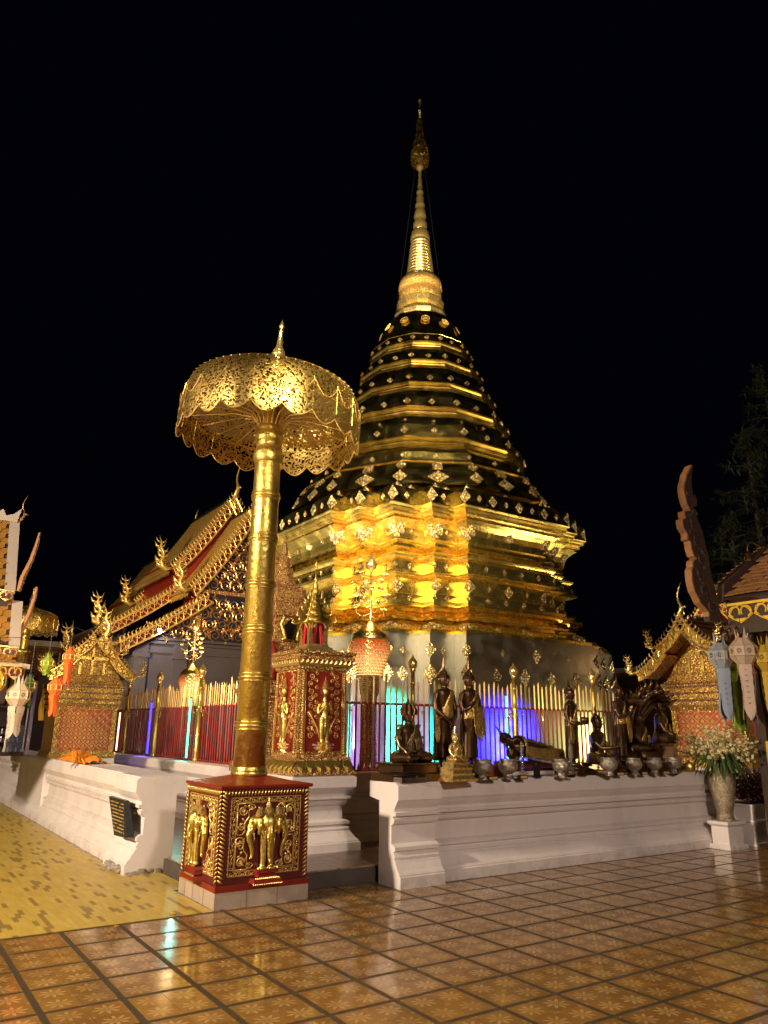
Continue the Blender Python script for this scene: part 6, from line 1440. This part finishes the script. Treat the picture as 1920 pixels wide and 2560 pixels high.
tr = thing('offering_tray', 'black and silver tray stacked with dark plates on the near end of the altar wall', 'tray', (5.16, 7.05, zt), .05)
MB().box(-.19, .17, -.08, .10, 0, .055).build('tray', 'silver', tr)
for k, (x, y, r, z, tl) in enumerate(((-.10, .03, .17, .062, .04), (.06, .05, .18, .075, -.03), (-.02, .10, .16, .09, .05), (.20, .06, .12, .07, .0))):
    mb = MB(Matrix.Translation((x, y, z)) @ Matrix.Rotation(tl, 4, 'Y')); mb.lathe([(0, r*.6), (.004, r*.62), (.012, r), (.015, r), (.006, r*.6)], 20); mb.build('plate', 'dark_metal', tr)
sb = thing('dark_box', 'small dark red box stack between the crowned and the first standing Buddha', 'box', (5.66, 7.26, zt)); MB().box(-.09, .09, -.08, .08, 0, .07).build('lower_box', 'dark_red', sb); MB().box(-.08, .08, -.07, .07, .07, .12).build('upper_box', 'black_stone', sb)
jb = thing('brass_jar', 'low brass jar with a lid at the right end of the altar wall', 'jar', (10.45, 7.15, zt)); MB().lathe([(0, .06), (.03, .09), (.08, .10), (.11, .08), (.12, .085), (.13, .06), (.15, .02), (.17, .01)], 18).build('jar_body', 'gold_pole', jb, smooth='auto')

# ---------------------------------------------------------------- orchid vase, planter
wp = thing('white_pedestal', 'small white square pedestal under the silver vase', 'pedestal', (10.82, 6.87, 0))
mb = MB()
for z0, z1, a in ((0, .035, .235), (.035, .06, .222), (.06, .30, .185)): mb.box(-a, a, -a*.72, a*.72, z0, z1)
mb.add([(-.185, -.133, .30), (.185, -.133, .30), (.185, .133, .30), (-.185, .133, .30), (-.23, -.165, .335), (.23, -.165, .335), (.23, .165, .335), (-.23, .165, .335), (-.23, -.165, .372), (.23, -.165, .372), (.23, .165, .372), (-.23, .165, .372)], [(0, 1, 5, 4), (1, 2, 6, 5), (2, 3, 7, 6), (3, 0, 4, 7), (4, 5, 9, 8), (5, 6, 10, 9), (6, 7, 11, 10), (7, 4, 8, 11), (8, 9, 10, 11)])
mb.build('block', 'plaster', wp)
va = thing('silver_vase', 'tall embossed silver vase on the white pedestal', 'vase', (10.82, 6.87, .373))
MB().lathe([(0, .135), (.02, .138), (.04, .128), (.07, .112), (.09, .12), (.10, .11), (.13, .118), (.20, .135), (.23, .142), (.235, .137), (.30, .150), (.36, .165), (.365, .160), (.42, .178), (.48, .188), (.485, .182), (.54, .196), (.60, .195), (.63, .18), (.635, .172), (.68, .148), (.71, .13), (.75, .12), (.78, .125), (.80, .14)], 32).build('vase_body', 'vase_silver', va, smooth='auto')
fb = thing('orchid_bouquet', 'large bouquet of white orchids with hanging green leaves in the silver vase', 'flowers', (10.82, 6.87, 1.15)); random.seed(77)
lv = MB(); pt = MB(); stm = MB()
def blade(mb, p, d, L, w, droop):
    d = Vector(d).normalized(); s_ = d.cross(Vector((0, 0, 1))); s_ = s_.normalized() if s_.length > .01 else Vector((1, 0, 0)); P = Vector(p); vs = []; n = 5
    for i in range(n+1):
        t = i/n; c = P+d*L*t+Vector((0, 0, -droop*L*t*t)); ww = w*sin(pi*min(.97, .12+t*.88))
        vs += [c-s_*ww, c+Vector((0, 0, .25*ww)), c+s_*ww]
    mb.add(vs, [(3*i+a, 3*i+a+1, 3*i+a+4, 3*i+a+3) for i in range(n) for a in (0, 1)])
for i in range(190):
    a = random.random()*6.28; r = random.random()*.28; blade(lv, (r*cos(a)*.8, r*sin(a)*.8, .04+random.random()*.16), (cos(a), sin(a), .4+random.random()*.5), .20+random.random()*.16, .026, 1.0+random.random()*.5)
for i in range(120):
    a = random.random()*6.28; el = .20+random.random()*1.05; L = .56+random.random()*.14
    d = Vector((cos(a)*cos(el), sin(a)*cos(el), sin(el)*.95)); 
    pts = [Vector((0, 0, .05))+d*L*t+Vector((0, 0, -.06*t*t)) for t in (0, .4, .7, 1)]; stm.tube(pts, .003, 4)
    for q in range(11):
        t = .42+.58*q/10; c = Vector((0, 0, .05))+d*L*t+Vector((0, 0, -.06*t*t))+Vector([random.gauss(0, .016) for _ in range(3)])
        w = .030*(1.25-.6*t); b = random.random()*6; u, v = ortho(Vector([random.gauss(0, 1) for _ in range(3)]))
        for k in range(5):
            an = b+k*1.257; e = u*cos(an)+v*sin(an); f = u*cos(an+.5)+v*sin(an+.5); g2 = u*cos(an-.5)+v*sin(an-.5)
            pt.add([c, c+g2*w*.75, c+e*w*1.2, c+f*w*.75], [(0, 1, 2, 3)])
pt.build('blossoms', 'petal_white', fb); lv.build('leaves', 'leaf_green', fb); stm.build('stems', 'leaf_green', fb)
plt = thing('planter', 'large white square planter of purple and yellow foliage at the right edge', 'planter', (11.80, 6.95, 0))
mb = MB(); mb.box(-.53, .53, -.24, .24, 0, .04); mb.box(-.50, .50, -.215, .215, .04, .33); mb.box(-.52, .52, -.235, .235, .33, .355); mb.frus(0, 0, .355, .56, .495, .21, .53, .24); mb.box(-.55, .55, -.26, .26, .56, .585); mb.build('box', 'plaster', plt)
MB().box(-.50, .50, -.22, .22, .585, .60).build('soil', 'black_stone', plt)
for nm, m_, n, r0 in (('purple_leaves', 'leaf_purple', 1500, 0), ('yellow_leaves', 'leaf_yellow', 420, 1), ('green_leaves', 'leaf_green', 300, 2)):
    mb = MB()
    for i in range(n):
        if r0 == 1: a, b, c = random.gauss(.0, .14), random.gauss(-.20, .05), .72+abs(random.gauss(0, .09)); 
        else: a, b, c = random.uniform(-.55, .5), random.uniform(-.27, .25), .62+random.random()*.46*(1-abs(random.random()-.5))
        blade(mb, (a, b, c), (random.gauss(0, 1), random.gauss(0, 1), .3+random.random()), .08+random.random()*.08, .019, .5)
    mb.build(nm, m_, plt)
pn_ = MB(); pn_.box(-.03, .03, -.03, .03, .60, .80); pn_.build('stem', 'bark', plt)
st_ = MB(); st_.box(.11, .40, -.263, -.2605, .42, .50); st_.build('dark_plate', 'black_stone', plt)

# ---------------------------------------------------------------- right pavilion with the great wooden naga board
rv = thing('wooden_pavilion', 'old wooden pavilion at the right edge with yellow fretwork and tall carved naga board', 'pavilion', (11.0, 6.7, 0))
NG_ = [(10.59, 5.86), (10.43, 5.67), (10.33, 5.47), (10.32, 5.3), (10.36, 5.14), (10.42, 5.05), (10.26, 5.01), (10.27, 4.9), (10.18, 4.86), (10.19, 4.72), (10.27, 4.65), (10.26, 4.54), (10.33, 4.53), (10.34, 4.42), (10.39, 4.29), (10.45, 4.27), (10.35, 4.21), (10.33, 4.11), (10.28, 4.05), (10.27, 3.9), (10.31, 3.72), (10.43, 3.55), (10.62, 3.43), (10.64, 3.29), (10.91, 3.3), (11.03, 3.56), (11.01, 3.8), (10.97, 3.93), (10.93, 4.12), (10.93, 4.34), (10.86, 4.66), (10.74, 4.93), (10.70, 5.08), (10.62, 5.10), (10.66, 5.24), (10.62, 5.36), (10.56, 5.30), (10.56, 5.53), (10.60, 5.72), (10.66, 5.88)]
NGs = []
for i, p in enumerate(NG_):
    q = NG_[(i+1) % len(NG_)]; NGs += [p, ((p[0]*.5+q[0]*.5)+random.uniform(-.012, .012), (p[1]+q[1])/2)]
mb = MB(); n = len(NGs)
NGs = [(a-(.12 if 50 <= i_ <= 66 else 0), b) for i_, (a, b) in enumerate(NGs)]; mb.add([(a-11, -.05, b) for a, b in NGs]+[(a-11, .05, b) for a, b in NGs], [tuple(range(n)), tuple(range(n, 2*n))[::-1]]+[(i, n+i, n+(i+1) % n, (i+1) % n) for i in range(n)])
nbo = mb.build('naga_board', 'old_wood', rv)
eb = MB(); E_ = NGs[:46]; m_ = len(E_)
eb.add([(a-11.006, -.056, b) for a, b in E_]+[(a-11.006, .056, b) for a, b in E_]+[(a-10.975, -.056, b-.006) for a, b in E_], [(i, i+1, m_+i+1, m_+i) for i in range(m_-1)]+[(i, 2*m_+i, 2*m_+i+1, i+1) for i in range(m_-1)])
eb.build('lit_edge_strip', 'tile_clay', nbo)  # lighter colour stands in for light on the board's left edge
Tn = lambda u, v, h: (u, -.05-h, v); random.seed(2)
for (u, v, r) in ((-.42, 3.75, .13), (-.50, 4.02, .10), (-.42, 4.28, .12), (-.46, 4.55, .11), (-.52, 4.80, .09), (-.48, 5.02, .07), (-.58, 5.35, .06), (-.25, 3.52, .11)):
    cv = MB(); spiral(cv, Tn, u, v, r, 1.5, random.random()*6, 1 if random.random() > .5 else -1, .018); [leaf(cv, Tn, u+random.gauss(0, r*.5), v+random.gauss(0, r*.6), random.random()*6, .13, .05, .03) for q in range(4)]; cv.build('carved_scroll', 'old_wood', nbo, smooth=True)
tile_field((.02, -3.6, 3.70), (0, 3.50, 0), (1.75, 0, 1.15), 19, 13, 'roof_slope', 'tile_clay', rv, jit=.014, pointed=False, th=.014)
mb = MB(); mb.add([(.02, -3.6, 3.66), (.02, -.05, 3.66), (1.80, -.05, 4.80), (1.80, -3.6, 4.80)], [(0, 3, 2, 1)]); mb.build('roof_deck', 'dark_wood', rv, thick=.03)
mb = MB(); P = [(-.02, 3.62), (.12, 3.62), (.16, 3.70), (1.75, 4.60), (1.75, 4.84), (1.0, 4.46), (.08, 3.92), (.03, 3.78)]; mb.prism(P, lambda a, b, q: (a, q, b), -.10, .02); mb.build('verge_board', 'old_wood', rv)
random.seed(8); tile_field((.10, -.02, 3.90), (0, .14, 0), (1.65, 0, .93), 1, 22, 'verge_tiles', 'tile_clay', rv, jit=.02, pointed=False, th=.016)
fret(rv, (.03, -.12, 3.585), (0, -3.4, 0), .32, 8, m='yellow_cloth', back='dark_red', bk=False)
mb = MB(); mb.box(.05, .09, -3.6, -.10, 3.22, 3.60); mb.box(.0, .16, -3.6, -.05, 3.10, 3.24); mb.build('eave_beam', 'dark_wood', rv)
mb = MB(); mb.box(.16, .32, -.42, -.26, 0, 3.12); mb.build('post', 'dark_wood', rv)
bb = thing('hanging_bell', 'small bronze bell hanging from a curved bracket above the right roof', 'bell', (12.0, 6.66, 4.45))
MB().lathe([(-.02, .075), (0, .075), (.05, .062), (.10, .055), (.13, .04), (.145, .012), (.16, .012)], 18, cap=False).build('bell_body', 'bronze', bb, smooth='auto'); MB().tube([(0, 0, .05), (0, 0, -.05)], [.006, .012], 6).build('clapper', 'dark_metal', bb)
MB().tube([(0, 0, .16), (0, 0, .20), (.02, 0, .26), (.08, 0, .31), (.18, 0, .33), (.40, 0, .30), (.55, 0, .26)], .009, 6).build('bracket', 'gold_pole', bb)
for (x, y, z, l, n) in ((11.02, 6.50, 3.28, 'cluster of small bronze bells hanging from the yellow fretwork corner', 5), (11.02, 6.66, 3.24, 'single small heart bell hanging beside the blue lantern cords', 2)):
    t = thing('bell_cluster', l, 'bells', (x, y, z)); random.seed(int(x*100+y*10)); 
    for k in range(n): dx, dy = random.gauss(0, .04), random.gauss(0, .05); mb = MB(); mb.tube([(dx*.3, dy*.3, .02), (dx, dy, -.05)], .003, 4); mb.lathe([(-.13, .035), (-.12, .036), (-.09, .026), (-.06, .010)], 10, (dx, dy), cap=False); mb.add([(dx, dy, -.13), (dx, dy+.03, -.17), (dx, dy, -.24), (dx, dy-.03, -.17)], [(0, 1, 2, 3)]); mb.build('small_bell', 'bronze', t)
cd_ = thing('yellow_candle', 'thick yellow candle burning at the right edge of the photo', 'candle', (10.98, 6.10, .0))
MB().lathe([(0, .14), (.05, .14), (.06, .09), (.80, .08), (.85, .12)], 16).build('stand', 'gold_pole', cd_, smooth='auto'); MB().lathe([(.85, .10), (1.50, .095), (1.51, .085)], 20).build('wax', 'yellow_cloth', cd_, smooth='auto'); MB().lathe([(1.51, .006), (1.53, .016), (1.56, .014), (1.61, .001)], 10).build('flame', 'lamp_glow', cd_, smooth=True)

# ---------------------------------------------------------------- paper lanterns
def lantern(label, loc, m, s=1.0, rz=0, cord=.4, tail=.75, tails=4, frame='gold_paint'):
    t = thing('paper_lantern', label, 'lantern', loc, rz, 'hanging paper lanterns', s)
    mb = MB(); R = .19; prf = [(-.20, .095), (-.075, R), (.075, R), (.19, .085)]
    mb.lathe(prf, 8, ph=pi/8)
    fr_ = MB(); rg = [[(r*cos(pi/8+j*pi/4), r*sin(pi/8+j*pi/4), z) for j in range(8)] for z, r in prf]
    for r_ in rg: fr_.tube([r_[j % 8] for j in range(9)], .0055, 4, False)
    for j in range(8):
        for a, b in zip(rg, rg[1:]): fr_.tube([a[j], b[j]], .0055, 4)
    frame_mb = fr_
    hp = MB()
    for j in range(4):
        a = pi/4+j*pi/2; c = (.085*cos(a), .085*sin(a))
        hp.add([(c[0]-.03*sin(a), c[1]+.03*cos(a), .185), (c[0]+.03*sin(a), c[1]-.03*cos(a), .185), (c[0]*1.25, c[1]*1.25, .36), (c[0]*.7, c[1]*.7, .185)], [(0, 1, 2), (1, 3, 2), (3, 0, 2)])
    ro = mb; ro.cur = 1
    for j in range(8):
        a = j*pi/4; N = Vector((cos(a), sin(a), 0)); U = Vector((-sin(a), cos(a), 0)); c = N*(R*cos(pi/8)+.002)
        for k in range(8):
            b = k*pi/4; ro.tube([c+U*.012*cos(b)+Vector((0, 0, .012*sin(b))), c+U*.045*cos(b+.25)+Vector((0, 0, .045*sin(b+.25))), c+U*.02*cos(b+.785)+Vector((0, 0, .02*sin(b+.785)))], .0028, 4)
    body = mb.build('body', [m, 'dark_metal'], t); frame_mb.build('frame', frame, body); hp.build('crown_points', m, body)
    random.seed(int(abs(loc[0]*31+loc[1]*17)))
    for j in range(tails):
        a = j*2*pi/tails+.3; mb = MB(); w = .085; L = tail*(.9+.2*random.random()); ph = random.random()*6; rs = []
        for i in range(13):
            f_ = i/12; ww = w*(1-.25*f_) if f_ < .86 else w*(.8-(f_-.86)/.14*.78); z = -.20-L*f_; r = .085+.02*sin(f_*5+ph); jag = .008 if i % 2 else 0
            c = Vector((r*cos(a), r*sin(a), z)); U = Vector((-sin(a), cos(a), 0)); rs.append([c-U*(ww+jag), c-U*ww*.4+Vector((cos(a), sin(a), 0))*.012, c+U*ww*.4+Vector((cos(a), sin(a), 0))*.012, c+U*(ww+jag)])
        mb.rings(rs, cap=False, closed=False)
        mk = mb; mk.cur = 1
        for i in range(7):
            z = -.28-L*.1*i; r = .105; c = Vector((r*cos(a), r*sin(a), z)); U = Vector((-sin(a), cos(a), 0)); mk.tube([c-U*.014+Vector((0, 0, .012)), c-Vector((0, 0, .006)), c+U*.014+Vector((0, 0, .012))], .003, 4)
        mb.build('paper_tail', [m, 'dark_metal'], t, smooth=True)
    if cord: MB().tube([(0, 0, .18), (0, 0, .18+cord/s)], .004/s, 4).build('cord', 'dark_metal', t)
    return t
bl_ = lantern('pale blue paper lantern with a printed slip, hanging right of the gilded porch', (11.0, 6.76, 2.785), 'paper_blue', 1.0, .45, .45)
mb = MB(); a = radians(202); U = Vector((-sin(a), cos(a), 0)); N = Vector((cos(a), sin(a), 0)); 
sp = thing('printed_slip', 'white printed paper slip stuck on the blue lantern', 'paper slip', (0, 0, 0)); bpy.data.objects.remove(sp)
c = N*.181; mb.add([c-U*.05+Vector((0, 0, -.06)), c+U*.05+Vector((0, 0, -.06)), c+U*.05+Vector((0, 0, .06)), c-U*.05+Vector((0, 0, .06))], [(0, 1, 2, 3)]); ps = mb.build('printed_slip', 'white_paint', bl_)
mb = MB(); c = N*.183
for k in range(4):
    for q in range(6): u = -.035+.022*k; z0 = -.05+.017*q; mb.add([c+U*u+Vector((0, 0, z0)), c+U*(u+.010)+Vector((0, 0, z0)), c+U*(u+.010)+Vector((0, 0, z0+.012)), c+U*u+Vector((0, 0, z0+.012))], [(0, 1, 2, 3)])
bpy.data.objects.remove(mb.build('x', 'tube_blue')) if False else mb.build('lettering', 'paper_blue', ps)
lantern('pinkish white paper lantern hanging lowest and nearest on the right', (10.95, 6.35, 2.82), 'paper_pink', 1.02, .2, .40, .78)
lantern('green paper lantern half hidden behind the pale blue one', (11.5, 6.90, 2.60), 'paper_green', 1.0, .6, .55)
lantern('deep red paper lantern hanging behind the pinkish white one', (11.3, 6.42, 2.58), 'paper_red', 1.0, .5, .60, .80)
lantern('yellow paper lantern cut off by the right edge of the photo', (11.2, 6.14, 2.72), 'paper_yellow', 1.0, .1, .45)
for label, (x, y, z), m_, s, tl, cd in (('upper of two orange paper lanterns in front of the left porch gable', (2.40, 12.0, 2.60), 'paper_orange', .50, .62, .35),
                                    ('lower of two orange paper lanterns, hanging by the left porch wall', (2.26, 12.0, 2.15), 'paper_orange', .55, .55, .40),
                                    ('light green paper lantern hanging left of the orange ones', (2.11, 12.0, 2.49), 'paper_green', .48, .16, .40),
                                    ('dark green paper lantern hanging below the light green one', (1.90, 12.0, 2.16), 'paper_dark_green', .50, .45, .55),
                                    ('white paper lantern with gold squares in front of the gold column', (1.76, 11.9, 2.02), 'paper_white', .80, .52, .40),
                                    ('yellow paper lantern cut off by the left edge of the photo', (1.42, 11.9, 2.2), 'paper_yellow', .8, .6, .3)):
    lantern(label, (x, y, z), m_, s, .3, cd, tl)
cbn = thing('cable', 'thin dark cable strung from the pavilion to the left porch, carrying the paper lanterns', 'cable', (1.4, 12.0, 2.9))
MB().tube([(-.4, -.1, -.05), (0.0, -.1, -.1), (.36, -.1, -.06), (.71, 0, .05), (1.0, 0, .15), (1.45, 0, .05), (1.6, 3.0, .2)], .004, 5).build('strand', 'dark_metal', cbn)

# ---------------------------------------------------------------- small things on the left
oc = thing('orange_robe', 'folded orange monk robe lying on the left white wall', 'folded cloth', (3.02, 13.3, 1.045)); random.seed(4)
mb = MB(); rs = []
for i in range(11):
    y = -1.1+2.0*i/10; h = .16*(1-(i/10-.55)**2*2.2)+.03*sin(i*1.9)
    rs.append([(-.16+.34*k/10, y+.05*sin(k), max(.004, h*sin(pi*k/10)**.7+.018*sin(k*2.3+i*1.4))) for k in range(11)])
mb.rings(rs, cap=False, closed=False); mb.build('cloth', 'orange_cloth', oc, smooth=True)
mb = MB()
for q in range(4): mb.tube([(-.17+.01*q, -1.1+.3*q, .02), (-.12, -.6+.2*q, .10+.02*q), (-.10, .0+.1*q, .12), (-.14, .8, .04)], [.012, .02, .018, .008], 6)
mb.build('fold', 'orange_cloth', oc, smooth=True)
cab = thing('display_cabinet', 'dark wooden cabinet with a glass front and rows of small items at the far left', 'cabinet', (2.72, 17.4, 1.0))
mb = MB(); mb.box(-.7, .1, 0, .4, 0, .08); mb.box(-.7, .1, 0, .4, .95, 1.0); mb.box(-.7, .1, .38, .4, .08, .95); mb.build('case', 'dark_wood', cab)
mb = MB()
for x in (-.7, -.28, .07): mb.box(x, x+.03, -.01, .02, .08, .95)
mb.build('glazing_bar', 'silver', cab)
MB().box(-.26, .07, .0, .008, .08, .6).build('glass_pane', 'clear_glass', cab)
for z in (.26, .42, .58): MB().box(-.68, .08, .03, .37, z, z+.02).build('shelf', 'dark_wood', cab)
mb = MB()
for z in (.08, .28, .44):
    for k in range(9): mb.lathe([(z, .018), (z+.05, .022), (z+.08, .012), (z+.10, .008)], 8, (-.63+.075*k, .15))
mb.build('figurine_row', 'silver', cab)
ys = thing('ribbon', 'yellow ribbon tied to the left porch post', 'ribbon', (2.86, 16.2, 1.9)); mb = MB(); rs = [[(-.05+.1*k/3+.02*sin(i), .02*sin(k*2+i), .5-.1*i) for k in range(4)] for i in range(8)]; mb.rings(rs, cap=False, closed=False); mb.build('cloth_strip', 'yellow_cloth', ys, thick=.004)
for s_, l in ((0, 'long low tiled cloister roof behind the chedi on the right'), (1, 'dark tiled cloister roof beyond the left porch')):
    if s_ == 0: t = thing('cloister', l, 'cloister', (24.0, 17.0, 0)); L0, L1 = -12, 4; rot = 0
    else: t = thing('cloister', l, 'cloister', (3.0, 34.0, 0)); L0, L1 = -9, 6
    X = (lambda a, b, q: (a, q, b)) if s_ == 0 else (lambda a, b, q: (q, a, b))
    sc = 1 if s_ == 0 else 1.25
    mb = MB(); mb.prism([(0, .165), (.2, .165), (.2, 3.0*sc), (0, 3.0*sc)], X, L0, L1); mb.build('wall', 'tile_ochre' if s_ == 0 else 'dark_wood', t)
    ribbed_roof(lambda u, v, q: X(u, v, q), [(.9, 3.95*sc), (-.8, 2.95*sc)], L0, L1, 9, 'roof', 'tile_ochre' if s_ == 0 else 'tile_clay', t, 'dark_wood', cols=60)
    mb = MB(); mb.prism([(.8, 3.90*sc), (1.0, 3.90*sc), (1.0, 4.10*sc), (.8, 4.10*sc)], X, L0, L1); mb.build('ridge_cap', 'white_paint', t)
sg = thing('small_hall', 'dark tiled small hall with a white ridge and gilt gable rising behind the right porch', 'hall', (15.4, 9.5, 0), -pi/2)
for sx in (-1, 1):
    up = [(sx*a, b) for a, b in bez((.02, 4.75), (1.15, 3.55), .12)]
    ribbed_roof(TR, up, 0, 5, 14, 'roof_slope', 'tile_clay', sg); bargeboard(lambda u, v, o_: (u, -.08-o_, v), up, .16, 'bargeboard', sg, 'gold_paint', back='dark_red')
MB().box(-.05, .05, 0, 5, 4.74, 4.86).build('ridge', 'white_paint', sg); chofa(lambda u, v, o_: (o_, -.05+u*.3, v), 0, 4.80, .5, -1, 'gable_finial', sg, 'gold_paint')
MB().box(-.9, .9, .1, 5, .165, 3.6).build('wall', 'stone_grey', sg)

# ---------------------------------------------------------------- dark trees behind on the right
def conifer(label, loc, H, R, seed):
    t = thing('conifer_tree', label, 'tree', loc, 0, 'dark trees behind the temple on the right'); random.seed(seed)
    MB().tube([(0, 0, 0), (.1, 0, H*.5), (0, .05, H*.98)], [.22, .13, .02], 8).build('trunk', 'bark', t)
    lf_ = MB(); br_ = MB(); z = H*.22
    while z < H*.98:
        f = (z/H-.22)/.78; r = R*(1-f)**.8*(.7+.5*random.random())+.15; a = random.random()*6.28
        tip = Vector((r*cos(a), r*sin(a), z-.12*r+.15)); br_.tube([(0, 0, z), (r*.5*cos(a), r*.5*sin(a), z+.12*r), tip], [.03, .02, .005], 4)
        m_ = int(14+r*16)
        for q in range(m_):
            u = random.random()**.7; c = Vector((0, 0, z))*(1-u)+tip*u+Vector((random.gauss(0, .10), random.gauss(0, .10), random.gauss(0, .07)+.1*r*u*(1-u)*4*.3))
            for w_ in range(4):
                d = Vector((cos(a)+random.gauss(0, .6), sin(a)+random.gauss(0, .6), random.gauss(-.05, .35))).normalized(); s2, _ = ortho(d); L = .16+.16*random.random(); lf_.add([c-s2*.022, c+s2*.022, c+d*L], [(0, 1, 2)])
        z += H*.012
    lf_.build('crown', 'tree_dark', t); br_.build('branches', 'bark', t)
conifer('tall dark conifer cut off by the right edge of the photo', (26.2, 13.0, 0), 15.2, 3.2, 1)
conifer('dark conifer rising just above the right pavilion roof', (23.0, 12.3, 0), 11.6, 2.6, 2)
conifer('lower dark conifer between the naga board and the right pavilion roof', (21.6, 12.4, 0), 8.2, 2.4, 3)
lamp('tree_glow', 'SPOT', (13.5, 9.0, 3.0), (24, 12.8, 8), 420, (1, .75, .45), .3, 70, .8)
lamp('porch_lamp_right', 'SPOT', (8.2, 9.1, 1.6), (12.2, 8.0, 2.6), 260, (1, .72, .36), .1, 70, .6)
lamp('porch_lamp_left', 'SPOT', (1.0, 9.5, 2.6), (3.4, 15.0, 2.2), 320, (1, .68, .36), .12, 60, .7)
